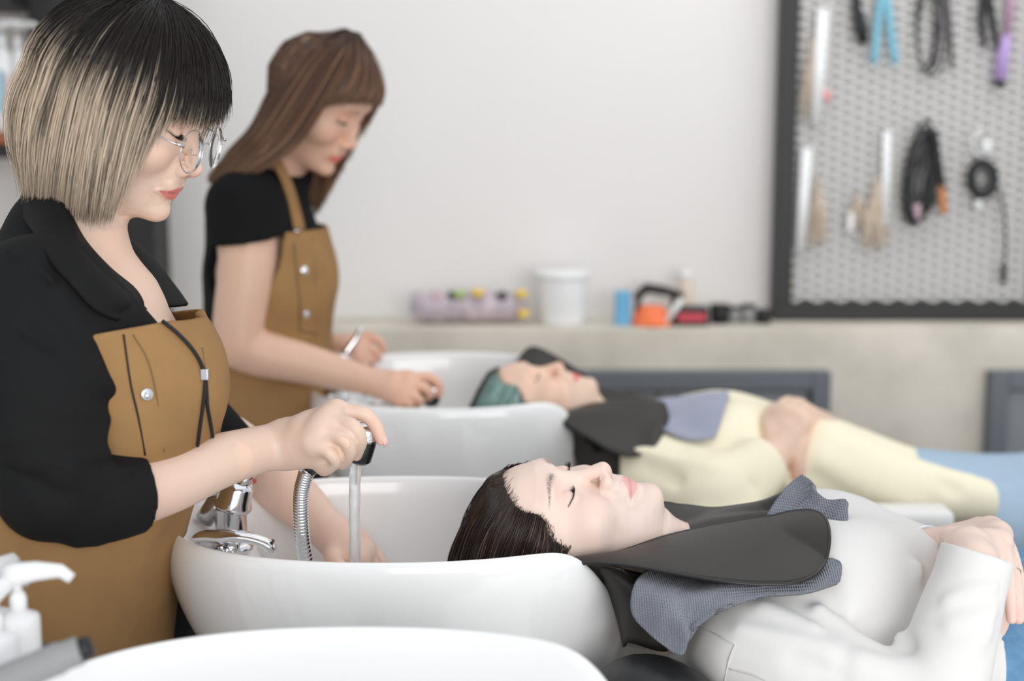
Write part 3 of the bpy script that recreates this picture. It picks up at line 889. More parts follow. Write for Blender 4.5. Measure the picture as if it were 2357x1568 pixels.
# ---------------------------------------------------------------- taps
def taps(cx, cy, z, lbl, detail=True):
    """mixer tap standing on the basin deck; z = deck height"""
    t = empty('mixer_tap', (cx, cy, z), lbl, 'tap', 'chrome mixer taps on the basin decks')
    b = np.array((cx, cy, z))
    MB().lathe(b, [(0, 0), (.026, 0), (.027, .004), (.022, .008), (.0195, .012), (.0195, .052), (.021, .055), (0, .056)], 32).build('tap_body', 'chrome', t)
    ax = np.array((.10, 0, 1.0)); ax /= np.linalg.norm(ax)
    MB().lathe(b + (0.002, 0, .052), [(0, 0), (.0225, 0), (.0235, .003), (.0235, .006), (.021, .012), (.0195, .028), (.0170, .034), (0, .036)], 32, (.28, -.05, 1)).build('cartridge_cap', 'chrome', t)
    l0 = b + (.010, 0, .078)
    m = MB(); m.tube([l0 + (-.004, 0, -.006), l0 + (.010, .002, .012), l0 + (.026, .004, .034), l0 + (.036, .006, .056)], [.0150, .0125, .0078, .0060], 16, flat=.75)
    lv = m.build('lever', 'chrome', t)
    MB().lathe(l0 + (.021, -.006, .010), [(0, 0), (.0032, 0), (.0030, .0016), (0, .002)], 14, (1, -.35, .2)).build('hot_mark', 'red_label', lv)
    MB().tube([b + (-.034, .004, .036), b + (-.020, .002, .054), b + (-.004, 0, .060)], [.012, .014, .012], 16).build('vacuum_breaker', 'chrome_soft', t)
    # cross arm low at the front: wing handle and hose outlet
    c0 = b + (.004, -.055, .010)
    m = MB(); m.tube(spline([c0 + (-.046, 0, .012), c0 + (-.030, 0, .022), c0 + (-.006, 0, .022), c0 + (.022, 0, .022), c0 + (.048, 0, .014), c0 + (.056, 0, .004)], 20),
                     list(np.interp(np.linspace(0, 1, 20), [0, .18, .4, .7, .9, 1], [.002, .010, .0135, .0105, .011, .009])), 18, flat=.62, up=(0, 1, 0))
    wg = m.build('diverter_handle', 'chrome', t)
    MB().lathe(c0 + (-.010, -.016, -.004), [(0, 0), (.013, 0), (.014, .004), (.014, .020), (.011, .024), (0, .024)], 28, (0, 1, .1)).build('hub', 'chrome', wg)
    MB().lathe(c0 + (-.010, -.022, -.004), [(0, 0), (.007, 0), (.008, .004), (.008, .008), (0, .009)], 20, (0, 1, .1)).build('hub_cap', 'chrome', wg)
    m = MB(); m.tube([c0 + (.002, .008, .002), c0 + (.002, .055, .008)], .010, 14); m.tube([c0 + (0, .004, .004), c0 + (0, .004, -.030)], .009, 14); m.build('outlet_pipe', 'chrome', t)
    if detail:
        mm = MB()
        for i in range(9): mm.box(c0 + (.050 + i * .0001, -.0068 + i * .0015, .004 + .0012 * math.sin(i)), c0 + (.0575, -.0060 + i * .0015, .017), .0002)
        mm.build('ribbed_grip', 'black_gloss', wg, False)
    return t
d1 = P(533, 1250, 1.70)
taps(d1[0], 1.70, .868, 'chrome mixer tap on the basin below the blonde stylist\'s forearm')
taps(-.125 - .205, 2.64, .880, 'chrome mixer tap on the basin beside the second stylist', False)

# ---------------------------------------------------------------- hand showers with hoses
def ribbed(path, r, name, m_, parent, pitch=.0042):
    L = np.linalg.norm(np.diff(path, axis=0), axis=1).sum(); n = int(L / pitch * 6)
    pts = spline(path, n); ph = np.arange(n) / 6 * 2 * PI
    return MB().tube(pts, r * (1 - .10 * (0.5 + .5 * np.cos(ph)) ** 2), 18).build(name, m_, parent)

def shower(pts_handle, rads, head_c, head_ax, head_r, hose_pts, lbl, hose_r=.0092):
    t = empty('hand_shower', head_c, lbl, 'hand shower', None)
    MB().tube(spline(pts_handle, 14), np.interp(np.linspace(0, 1, 14), np.linspace(0, 1, len(rads)), rads), 20).build('handle', 'black_gloss', t)
    hd = MB().lathe(head_c, [(0, -.024), (head_r * .80, -.024), (head_r, -.020), (head_r, -.010), (head_r * 1.0, .004)], 40, head_ax, cap=False).build('shower_head', 'black_gloss', t)
    MB().lathe(head_c, [(head_r * .995, .004), (head_r * 1.03, .005), (head_r * 1.03, .0075), (head_r * .995, .009)], 40, head_ax, cap=False).build('chrome_ring', 'chrome', hd)
    MB().lathe(head_c, [(head_r * .99, .009), (head_r * .93, .017), (head_r * .70, .021), (0, .0235)], 40, head_ax, cap=False).build('chrome_crown', 'chrome', hd)
    h = ribbed(hose_pts, hose_r, 'hose', 'chrome', t)
    MB().tube([hose_pts[0] + (np.array(pts_handle[0]) - hose_pts[0]) * .5, hose_pts[0]], hose_r * 1.15, 16).build('coupling', 'chrome', t)
    return t
ax1 = np.array((.30, -.10, 1.0))
hc = P(836, 1018, 1.587)
shower([P(712, 1078, 1.60), P(745, 1055, 1.60), P(790, 1030, 1.592), hc - (.006, 0, .004)], [.0105, .0115, .012, .012], hc, ax1, .0152,
       [P(706, 1084, 1.60), P(694, 1130, 1.605), P(692, 1180, 1.61), P(696, 1240, 1.62), P(708, 1310, 1.64), P(712, 1350, 1.66)], 'black and chrome hand shower with a steel hose, held by the blonde stylist')
wc = P(818, 1052, 1.585)
wp = [wc + (0, 0, .006), P(817, 1100, 1.588), P(816, 1180, 1.592), P(817, 1250, 1.60), P(818, 1318, 1.612)]
n = 40; pts = spline(wp, n)
rad = np.interp(np.linspace(0, 1, n), [0, .1, .5, 1], [.0078, .0072, .0062, .0068]) * (1 + .04 * np.sin(np.arange(n) * .9))
mat('water', (.93, .95, .96), rough=.12, trans=.72, ior=1.33, spec=.6)
tag(MB().tube(pts, rad, 20).build('water_stream', 'water'), 'clear stream of water falling from the near hand shower', 'water')
hc2 = P(993, 902, 2.52)
shower([P(905, 925, 2.54), P(940, 915, 2.53), hc2 - (.012, 0, .0)], [.010, .012, .012], hc2, np.array((.25, -.5, .9)), .019,
       [P(905, 926, 2.54), P(885, 932, 2.55), P(858, 938, 2.56), P(840, 955, 2.60), P(838, 985, 2.66)], 'chrome hand shower in the hand of the second stylist')

# ---------------------------------------------------------------- reclining wash chairs
def wash_chair(cy, xs, zs, lbl, w=.27, armz=None, ax0=.62, ax1=1.25):
    """xs/zs = top line of the upholstery from the shoulders to the feet"""
    t = empty('wash_chair', (xs[0] + .6, cy, 0), lbl, 'chair', 'black reclining wash chairs')
    def pad(i0, i1, nm):
        V = []; F = []
        n = 14
        X = np.linspace(xs[i0], xs[i1], n); Z = np.interp(X, xs, zs)
        k = 20
        for i in range(n):
            e = math.sqrt(max(0, 1 - (2 * i / (n - 1) - 1) ** 8)) * .35 + .65
            for j in range(k):
                a = 2 * PI * j / k; c, s_ = math.cos(a), math.sin(a); q = (abs(c) ** 5 + abs(s_) ** 5) ** -.2
                V.append((X[i], cy + w * c * q * (.96 + .04 * e), Z[i] - .055 + .055 * s_ * q * e))
        for i in range(n - 1):
            for j in range(k): F.append([i * k + j, i * k + (j + 1) % k, (i + 1) * k + (j + 1) % k, (i + 1) * k + j])
        F.append(list(range(k))); F.append([(n - 1) * k + j for j in range(k)][::-1])
        return mesh(nm, V, F, 'leather', t)
    pad(0, 1, 'backrest'); pad(1, 2, 'seat'); pad(2, 3, 'leg_rest')
    az = armz if armz else zs[1] + .20
    for s_ in (-1, 1):
        a = MB().box((ax0, cy + s_ * (w + .03) - .035, az - .035), (ax1, cy + s_ * (w + .03) + .035, az), .012).build('armrest', 'armrest', t)
        MB().box((ax0 + .10, cy + s_ * (w + .03) - .015, .12), (ax0 + .16, cy + s_ * (w + .03) + .015, az - .034), .004).build('arm_post', 'black_metal', a)
        MB().box((ax1 - .20, cy + s_ * (w + .03) - .015, .12), (ax1 - .14, cy + s_ * (w + .03) + .015, az - .034), .004).build('arm_post', 'black_metal', a)
    MB().box((xs[1] - .15, cy - .22, .06), (xs[2], cy + .22, min(zs[1], zs[2]) - .09), .02).build('chair_base', 'black_plastic', t)
    MB().box((xs[0] + .25, cy - .25, 0), (xs[2] + .1, cy + .25, .06), .01).build('foot', 'black_metal', t)
    return t
wash_chair(1.70, (.085, .56, 1.02, 1.60), (.695, .60, .60, .42), 'black leather wash chair holding the client in the white shirt', .245, .66, .80, 1.2)
wash_chair(2.62, (.20, .62, 1.05, 1.60), (.70, .62, .62, .45), 'black leather wash chair holding the client in the yellow shirt', .27, .755, .30, .735)
# dark sprayer lying on the rim of the empty front basin
t = empty('sprayer', P(150, 1510, 1.10), 'dark grey hand sprayer lying across the corner of the empty front basin', 'sprayer')
MB().tube(spline([P(-60, 1600, 1.10), P(40, 1556, 1.10), P(130, 1518, 1.105), P(185, 1497, 1.11)], 14), [.014] * 5 + [.0135] * 5 + [.012] * 4, 16).build('handle', 'grey_soft', t)
MB().tube([P(180, 1499, 1.11), P(212, 1487, 1.113)], [.0105, .0085], 16).build('nozzle', 'black_plastic', t)
ch = [o for o in C.objects if o.name == 'wash_chair'][0]
MB().tube(spline([P(1400, 1625, 1.53), P(1500, 1612, 1.475), P(1620, 1690, 1.445), P(1760, 1800, 1.44)], 18), [.030, .042, .048, .052] + [.054] * 12 + [.045, .03], 22, flat=.9).build('side_bolster', 'leather', ch)
# ---------------------------------------------------------------- people: helpers
mat('skin', (.8, .56, .46), rough=.46, attr='Col', sub=.10, bump=(420, .06, .0004))
mat('lash', (.02, .015, .012), rough=.5)
mat('hair', (.1, .07, .05), rough=.38, spec=.45, attr='Col')
mat('hair_wet', (.03, .02, .016), rough=.22, spec=.55, attr='Col')
mat('black_jacket', (.0095, .0095, .010), rough=.8, spec=.22, weave=(900, .10, .0004), bump=(35, .10, .003))
mat('black_shirt', (.008, .008, .0085), rough=.9, spec=.18, bump=(30, .12, .003))
mat('apron_cloth', (.352, .200, .085), rough=.88, spec=.2, noise=(14, (.30, .172, .073), .35, .65), weave=(1100, .08, .0003), bump=(18, .12, .004))
mat('apron_seam', (.20, .115, .055), rough=.8)
mat('black_cord', (.012, .012, .013), rough=.7)
mat('trousers', (.014, .014, .015), rough=.8)
mat('shoe', (.02, .02, .02), rough=.5)
mat('white_cotton', (.76, .745, .725), rough=.75, bump=(22, .14, .004))
mat('seam_white', (.66, .65, .63), rough=.8)
mat('cream_cotton', (.93, .86, .66), rough=.8, bump=(22, .16, .004))
mat('denim', (.10, .24, .42), rough=.85, noise=(60, (.17, .33, .52), .3, .7), weave=(700, .12, .0004))
mat('denim_pale', (.36, .48, .62), rough=.85, noise=(60, (.40, .52, .64), .3, .7))
mat('towel', (.215, .23, .29), rough=.95, sheen=.3, weave=(120, .9, .0022), noise=(25, (.29, .31, .37), .35, .65))
mat('towel_pale', (.37, .39, .50), rough=.95, sheen=.2, weave=(110, .5, .0015))
mat('lens', (.97, .97, .97), rough=.02, trans=1.0, ior=1.03, spec=.3)
mat('gold_metal', (.75, .55, .35), rough=.2, metal=1)

Head.__call__ = lambda s, p: s.f(p)
_cull0 = Body.cull
def _cull(s, c, rad):
    b = _cull0(s, c, rad)
    b.P = [(q[0], q[1].near(c, rad), *q[2:]) if (q[0] == 'f' and hasattr(q[1], 'near')) else q for q in b.P]
    return b
Body.cull = _cull

def hit(f, px, py, y0=1.2, y1=3.2, off=0.0):
    """first point of the surface f seen at a pixel, pushed out by off"""
    a = P(px, py, y0); b = P(px, py, y1); d = (b - a); L = np.linalg.norm(d); d /= L
    t = 0.0
    for _ in range(400):
        v = float(f((a + d * t)[None])[0])
        if v < .0006: break
        t += max(v * .6, .0006)
        if t > L: return None, None
    p = a + d * t
    e = .002
    g = np.array([float(f((p + dp)[None])[0] - f((p - dp)[None])[0]) for dp in np.eye(3) * e]); g /= np.linalg.norm(g) + 1e-9
    return p + g * off, g
def hits(f, pts, off=.001, y0=1.2, y1=3.2, n=None):
    out = []
    for q in pts:
        p, g = hit(f, q[0], q[1], y0, y1, off)
        if p is not None: out.append(p)
    return spline(out, n) if n and len(out) > 1 else np.array(out)

def push_out(Pn, f, d=.004, it=4):
    sh = Pn.shape; p = Pn.reshape(-1, 3).copy()
    for _ in range(it):
        v = f(p); m = v < d
        if not m.any(): break
        q = p[m]; e = .003
        g = np.stack([f(q + dp) - f(q - dp) for dp in np.eye(3) * e], 1); g /= np.linalg.norm(g, axis=1)[:, None] + 1e-9
        p[m] = q + g * (d - v[m])[:, None]
    return p.reshape(sh)

def strands(paths, r, cols, taper=.25):
    """paths (n,m,3), r (n,) radius, cols (n,m,3) -> V, F, colours; triangular section"""
    n, m, _ = paths.shape
    T = np.gradient(paths, axis=1); T /= np.linalg.norm(T, axis=2, keepdims=True) + 1e-9
    u = np.cross(T, np.array((.31, .9, .27))); u /= np.linalg.norm(u, axis=2, keepdims=True) + 1e-9
    v = np.cross(T, u)
    prof = np.interp(np.linspace(0, 1, m), [0, .1, .75, 1], [.7, 1, 1, taper])
    V = np.zeros((n, m, 3, 3))
    for k in range(3):
        a = 2 * PI * k / 3
        V[:, :, k] = paths + (r[:, None] * prof)[..., None] * (u * math.cos(a) + v * math.sin(a))
    idx = np.arange(n * m * 3).reshape(n, m, 3)
    F = []
    for k in range(3):
        F.append(np.stack([idx[:, :-1, k], idx[:, :-1, (k + 1) % 3], idx[:, 1:, (k + 1) % 3], idx[:, 1:, k]], -1).reshape(-1, 4))
    return V.reshape(-1, 3), np.concatenate(F), np.repeat(cols.reshape(-1, 3), 3, axis=0)

def resample(paths, m):
    """(n,k,3) control paths -> (n,m,3) Catmull-Rom"""
    n, k, _ = paths.shape
    p = np.concatenate([2 * paths[:, :1] - paths[:, 1:2], paths, 2 * paths[:, -1:] - paths[:, -2:-1]], 1)
    t = np.linspace(0, k - 1 - 1e-9, m); i = t.astype(int); f = (t - i)[None, :, None]
    a, b, c, d = p[:, i], p[:, i + 1], p[:, i + 2], p[:, i + 3]
    return 0.5 * ((2 * b) + (-a + c) * f + (2 * a - 5 * b + 4 * c - d) * f ** 2 + (-a + 3 * b - 3 * c + d) * f ** 3)

def guide_hair(G, n, m, rng, jit=.002, layer=.004, centre=None, clump=.5):
    """strands interpolated between ordered guides G (g,k,3)"""
    G = np.asarray(G, float); GG = resample(G, m)                # g,m,3
    u = rng.random(n) * (len(G) - 1 - 1e-6)
    u = u * (1 - 0) ; cl = np.round(u * 9) / 9; 
    s = np.linspace(0, 1, m)[None]
    uu = u[:, None] * (1 - clump * s) + cl[:, None] * clump * s
    uu = np.clip(uu, 0, len(G) - 1 - 1e-6)
    A = np.concatenate([2 * GG[:1] - GG[1:2], GG, 2 * GG[-1:] - GG[-2:-1]], 0)
    i = uu.astype(int); f = (uu - i)[..., None]; j = np.broadcast_to(np.arange(m)[None], i.shape)
    a, b, c, d = A[i, j], A[i + 1, j], A[i + 2, j], A[i + 3, j]
    p = 0.5 * ((2 * b) + (-a + c) * f + (2 * a - 5 * b + 4 * c - d) * f ** 2 + (-a + 3 * b - 3 * c + d) * f ** 3)
    ph = rng.normal(size=(n, 1, 3)) * jit
    w = np.sin(s[..., None] * rng.uniform(2, 5, (n, 1, 1)) + rng.uniform(0, 6, (n, 1, 1)))
    p = p + ph * (.4 + .6 * s[..., None]) + ph[:, :, ::-1] * w * .5
    if centre is not None:
        o = p - centre; o /= np.linalg.norm(o, axis=2, keepdims=True)
        p = p + o * (rng.random((n, 1, 1)) * layer)
    return p, u

def grid_mesh(g, wrap=False):
    nu, nv = g.shape[:2]; idx = np.arange(nu * nv).reshape(nu, nv)
    if wrap: idx = np.vstack([idx, idx[:1]])
    return g.reshape(-1, 3), np.stack([idx[:-1, :-1].ravel(), idx[1:, :-1].ravel(), idx[1:, 1:].ravel(), idx[:-1, 1:].ravel()], 1)

def skin_mesh(name, f, parts, colour, parent, m='skin'):
    out = []
    for lo, hi, res in parts:
        v, q = surf(f, res, lo, hi, cull=(lambda c, r: f.cull(c, r)) if isinstance(f, Body) else None)
        out.append((v, q))
    V, F = join(*out)
    return mesh(name, V, F, m, parent, True, colour(V))

def box_of(*pts, pad=.05):
    p = np.array(pts, float); return p.min(0) - pad, p.max(0) + pad

def skin_colour(base, head=None, warm=(), pink=(.84, .42, .36)):
    """warm = list of (point, radius, strength)"""
    base = np.array(base, float); pk = np.array(pink)
    def c(V):
        col = np.tile(base, (len(V), 1)).astype(float)
        col *= (1 + .02 * vnoise(V, 40)[:, None] + .02 * vnoise(V, 14, 2)[:, None])
        for p, r, s in warm:
            w = s * np.exp(-(np.linalg.norm(V - np.array(p), axis=1) / r) ** 2)[:, None]
            col = col * (1 - w) + pk * w
        if head is not None:
            m = np.linalg.norm(V - head.centre, axis=1) < head.rad * .95
            col[m] = head.colour(V[m])
        return col
    return c

def hand(b, wrist, knuckles, fingers, thumb, side, wr=.022, palm_r=.013, fr=.0083, kk=.013):
    """wrist point, four knuckle points, fingers = list of point chains starting at the knuckle, thumb chain; side = palm-normal"""
    wrist = np.array(wrist)
    for i, kp in enumerate(knuckles):
        b.cone(wrist + (np.array(kp) - wrist) * .12, kp, wr * .72, palm_r * (.98 if i < 3 else .88), .016)
    for i in range(len(knuckles) - 1):
        b.cone(knuckles[i], knuckles[i + 1], palm_r * .85, palm_r * .82, .012)
        b.cone((wrist * .45 + np.array(knuckles[i]) * .55), (wrist * .45 + np.array(knuckles[i + 1]) * .55), palm_r * 1.12, palm_r * 1.1, .01)
    for i, ch in enumerate(fingers):
        s_ = (1, 1.03, 1.0, .88)[i] * fr; n = len(ch)
        rad = list(np.interp(np.linspace(0, 1, n), [0, .35, .7, 1], [s_ * 1.12, s_ * 1.04, s_ * .94, s_ * .80]))
        b.chain(ch, rad, .0012, .0035)
        b.cone(np.array(ch[0]) * .8 + wrist * .2, np.array(ch[0]) * .55 + np.array(ch[1]) * .45, palm_r * .82, s_ * .98, kk * .6)
    n = len(thumb); rad = list(np.interp(np.linspace(0, 1, n), [0, .4, .75, 1], [fr * 1.75, fr * 1.25, fr * 1.12, fr * .88]))
    b.chain(thumb, rad, .004, .012)

def nail(tip, prev, nrm, w, parent, m='nail'):
    """small nail plate on the back of a finger tip"""
    tip = np.array(tip); d = tip - np.array(prev); d /= np.linalg.norm(d)
    n = np.array(nrm, float); n -= d * (n @ d); n /= np.linalg.norm(n); s = np.cross(d, n)
    g = np.array([[tip + d * (v * .0048 + .0022) + s * w * u * (1 - .25 * max(0, v)) + n * (w * 1.28 * math.sqrt(max(.02, 1 - .62 * u * u))) - n * .0022 * max(0, v) ** 2
                   for v in np.linspace(-1, 1.15, 8)] for u in np.linspace(-.9, .9, 9)])
    return sheet('fingernail', g, m, parent, .0006)
mat('nail', (.86, .55, .50), rough=.2, coat=.3)

def snap(f, px, py, parent, r=.0085, y0=1.2, y1=3.2, m='chrome'):
    p, g = hit(f, px, py, y0, y1, .0002)
    if p is None: return None
    return MB().lathe(p, [(0, -.001), (r, -.001), (r, .0012), (r * .86, .0026), (r * .70, .0022), (r * .55, .0034), (0, .0042)], 28, g).build('snap_button', m, parent)
def seam(f, pts, parent, m, r=.0007, y0=1.2, y1=3.2, n=24, name='seam', off=.0003):
    h_ = hits(f, pts, off, y0, y1)
    if len(h_) < 2: return None
    return MB().tube(spline(h_, n), r, 6).build(name, m, parent)

def folds(segs):
    """segs = list of (a, b, height, width) ridges along a line (negative height = crease)"""
    S = [(np.array(a, float), np.array(b, float), h, w) for a, b, h, w in segs]
    def g(p):
        d = np.zeros(len(p))
        for a, b, h, w in S: d += h * np.exp(-(seg_dist(p, a, b) / w) ** 2)
        return d
    return g
# ---------------------------------------------------------------- the blonde stylist at the near basin
st1 = empty('person', (-.53, 1.62, 0), 'stylist with blonde bob, round glasses and tan apron, holding the running hand shower', 'person')
H1 = Head((-.430, 1.60, 1.412), (.905, -.16, -.395), (.38, -.13, .915), .965, lips=(.70, .20, .18), skin=(.82, .58, .46),
          blush=(.86, .42, .34), brow=(.22, .14, .09), brow_a=.5, nose=.85, lid=(.62, .22, .14))
def torso1(g):
    b = Body(); X = (1, 0, 0)
    pts = [P(58, 1560, 1.62), P(60, 1380, 1.62), P(82, 1180, 1.62), P(170, 985, 1.61)]
    rr = [.200, .203, .195, .190]
    for i in range(3):
        b.cone(pts[i], pts[i + 1], rr[i] + g * 1.3, rr[i + 1] + g * 1.3, .05, (X, 1.42))
    for s_ in (-1, 1): b.ell(P(318, 880, 1.61 + .075 * s_), (.078 + g, .085 + g, .088 + g), .06)
    b.ell(P(215, 740, 1.61), (.082 + g, .13 + g, .07 + g), .05)
    b.cone(P(105, 700, 1.475), P(105, 700, 1.745), .062 + g, .062 + g, .07)
    return b
W1 = P(650, 1020, 1.575)
def arms1(b, g=0, skin=True):
    b.chain([P(80, 715, 1.465), P(95, 900, 1.42), P(112, 1125, 1.405)], [.066 + g, .060 + g, .046 + g], .012, .03)
    b.chain([P(112, 1125, 1.405), P(225, 1142, 1.43), P(318, 1130, 1.462)], [.046 + g, .043 + g, .0375 + g], .004)
    b.chain([P(120, 715, 1.75), P(290, 850, 1.84), P(455, 985, 1.862)], [.062 + g, .055 + g, .044 + g], .03, .04)
b1 = Body(); b1.P += torso1(-.012).P
b1.cone(P(165, 640, 1.60), P(186, 395, 1.60), .052, .049, .03)
b1.cone(P(205, 690, 1.60), P(178, 620, 1.60), .07, .055, .04)
for s_ in (-1, 1): b1.cone(P(190, 470, 1.60 - .03 * s_), P(300, 690, 1.60 - .008 * s_), .010, .008, .02)
arms1(b1, -.012)
b1.fn(H1, .022, H1.centre, H1.rad)
b1.chain([P(318, 1130, 1.462), P(400, 1103, 1.49), P(500, 1063, 1.525), P(600, 1034, 1.56), W1], [.0365, .0350, .0305, .0262, .0235], .015)
# right hand closed round the shower handle
kn = [P(774, 951, 1.574), P(760, 969, 1.554), P(742, 990, 1.544), P(722, 1016, 1.541)]
fi = [[kn[0], P(834, 952, 1.570), P(863, 978, 1.575), P(878, 1013, 1.578)],
      [kn[1], P(810, 981, 1.536), P(829, 1012, 1.540), P(820, 1048, 1.566)],
      [kn[2], P(790, 1010, 1.529), P(806, 1040, 1.536), P(789, 1068, 1.562)],
      [kn[3], P(758, 1042, 1.530), P(772, 1064, 1.538), P(747, 1083, 1.562)]]
b1.ball(P(768, 1026, 1.566), .0185, .01); b1.ball(P(786, 1042, 1.562), .0125, .008); b1.ball(P(776, 1031, 1.545), .0118, .006)
th = [P(690, 1010, 1.585), P(735, 1028, 1.615), P(775, 1040, 1.625), P(808, 1030, 1.618)]
hand(b1, W1, kn, fi, th, None, wr=.0235, palm_r=.0148, fr=.0082)
b1.cone(P(665, 1035, 1.572), P(735, 1045, 1.56), .020, .015, .02)
# left arm and hand down in the basin
W2 = P(765, 1232, 1.775)
b1.chain([P(455, 985, 1.862), P(575, 1062, 1.85), P(680, 1150, 1.815), W2], [.044, .041, .034, .0245], .015)
k2 = [P(822, 1243, 1.80), P(832, 1258, 1.775), P(834, 1275, 1.752), P(826, 1292, 1.732)]
f2 = [[k2[0], P(852, 1262, 1.798), P(872, 1284, 1.790), P(882, 1306, 1.782)], [k2[1], P(862, 1280, 1.772), P(880, 1302, 1.765), P(884, 1322, 1.757)],
      [k2[2], P(858, 1300, 1.745), P(868, 1320, 1.740), P(866, 1336, 1.738)], [k2[3], P(842, 1315, 1.725), P(848, 1332, 1.724), P(844, 1345, 1.726)]]
t2 = [P(770, 1262, 1.752), P(768, 1290, 1.72), P(782, 1308, 1.70), P(798, 1318, 1.695)]
hand(b1, W2, k2, f2, t2, None, wr=.0235, palm_r=.0145, fr=.0086)
for s_ in (-1, 1):   # legs
    sx_ = .075 if s_ > 0 else 0
    b1.chain([np.array((-.58 + sx_, 1.63 + .115 * s_, .76)), np.array((-.575 + sx_, 1.625 + .12 * s_, .45)), np.array((-.59 + sx_, 1.62 + .12 * s_, .09))], [.085, .056, .036], .03)
    b1.cone((-.61 + sx_, 1.62 + .12 * s_, .05), (-.45 + sx_, 1.62 + .13 * s_, .035), .035, .026, .02)
warm = [(p_[-1], .012, .38) for p_ in fi + f2] + [(p_, .012, .16) for p_ in kn] + [(P(600, 1150, 1.83), .09, .22), (P(780, 1265, 1.76), .05, .3), (P(330, 1190, 1.45), .05, .25)]
bl = [(H1.centre - .135, H1.centre + .135, .0017),
      (*box_of(P(640, 1020, 1.56), P(880, 1070, 1.60), pad=.038), .0016),
      (*box_of(P(300, 1130, 1.45), P(655, 1020, 1.575), pad=.05), .004),
      (*box_of(P(455, 985, 1.86), P(765, 1230, 1.78), pad=.055), .004),
      (*box_of(P(765, 1232, 1.76), P(880, 1330, 1.76), P(790, 1330, 1.69), pad=.05), .0024),
      (np.array((-.80, 1.36, .60)), np.array((-.30, 1.88, 1.345)), .007), (np.array((-.75, 1.40, -.02)), np.array((-.30, 1.86, .61)), .009)]
body1 = skin_mesh('body', b1, bl, skin_colour((.82, .58, .455), H1, warm), st1)
for ch in fi[:1]: nail(ch[-1], ch[-2], (.3, -.5, .9), .0052, st1)
H1.lashes(st1, side=(-1,), n=34, ln=.0095, down=.62)

# black shirt
sh1 = Body(); sh1.P += torso1(.0).P
sh1.cone(P(130, 690, 1.61), P(150, 545, 1.61), .075, .062, .04)
arms1(sh1, .004)
sh1.P[-4:] = sh1.P[-4:]
fold1 = folds([(P(250, 1100, 1.40), P(330, 1060, 1.42), 0.0072, 0.0068), (P(60, 760, 1.38), P(200, 860, 1.38), -0.0090, 0.0085), (P(40, 1080, 1.36), P(160, 1150, 1.35), -0.0108, 0.0085), (P(0, 560, 1.42), P(140, 660, 1.40), 0.0072, 0.0051), (P(230, 1010, 1.40), P(60, 1000, 1.36), 0.0108, 0.0102), (P(250, 1045, 1.40), P(90, 1060, 1.36), 0.0126, 0.0093), (P(250, 970, 1.41), P(120, 930, 1.37), 0.0090, 0.0110),
               (P(270, 900, 1.42), P(150, 820, 1.38), 0.0090, 0.0136), (P(180, 1240, 1.40), P(170, 1080, 1.36), 0.0108, 0.0102), (P(220, 1240, 1.41), P(215, 1100, 1.37), 0.0072, 0.0085),
               (P(285, 820, 1.43), P(180, 640, 1.39), -0.0090, 0.0102), (P(120, 1180, 1.37), P(30, 1000, 1.36), 0.0108, 0.0136), (P(240, 1090, 1.40), P(130, 1110, 1.36), 0.0090, 0.0085),
               (P(60, 620, 1.40), P(170, 760, 1.39), -0.0072, 0.0068), (P(515, 900, 1.81), P(560, 990, 1.80), 0.0108, 0.0085), (P(480, 900, 1.81), P(540, 1010, 1.80), -0.0090, 0.0085)])
vax = P(345, 700, 1.60); vtop = P(190, 520, 1.60)
vl0 = P(190, 545, 1.45); vln = np.cross(P(345, 722, 1.60) - vl0, P(190, 545, 1.75) - vl0); vln *= np.sign(vln[2]) / np.linalg.norm(vln)
cuff_c = P(318, 1130, 1.462); cuff_n = P(318, 1130, 1.462) - P(235, 1142, 1.435); cuff_n /= np.linalg.norm(cuff_n)
cf2 = P(575, 1060, 1.85); cf2n = cf2 - P(470, 990, 1.86); cf2n /= np.linalg.norm(cf2n)
far_sleeve = Body().chain([P(455, 985, 1.862), P(575, 1060, 1.85)], [.050, .049], .02)
sh1.P += far_sleeve.P
def f_shirt1(p):
    d = sh1(p) - fold1(p) - .0022 * vnoise(p, 16, 4) - .003
    d = np.maximum(d, np.minimum((p - vl0) @ vln, p[:, 0] - P(125, 500, 1.6)[0]))     # open neck
    a = ((p - cuff_c) @ cuff_n); near = np.linalg.norm(p - cuff_c, axis=1) < .12
    d = np.where(near, np.maximum(d, a), d)
    a2 = ((p - cf2) @ cf2n); near = np.linalg.norm(p - cf2, axis=1) < .11
    d = np.where(near, np.maximum(d, a2), d)
    d = np.maximum(d, (P(0, 1330, 1.5)[2] + .25 * (p[:, 0] + .55)) - p[:, 2])
    return d
lo, hi = sh1.bounds(); v, f = surf(f_shirt1, .0042, lo, hi)
shirt1 = mesh('shirt', v, f, 'black_jacket', st1)
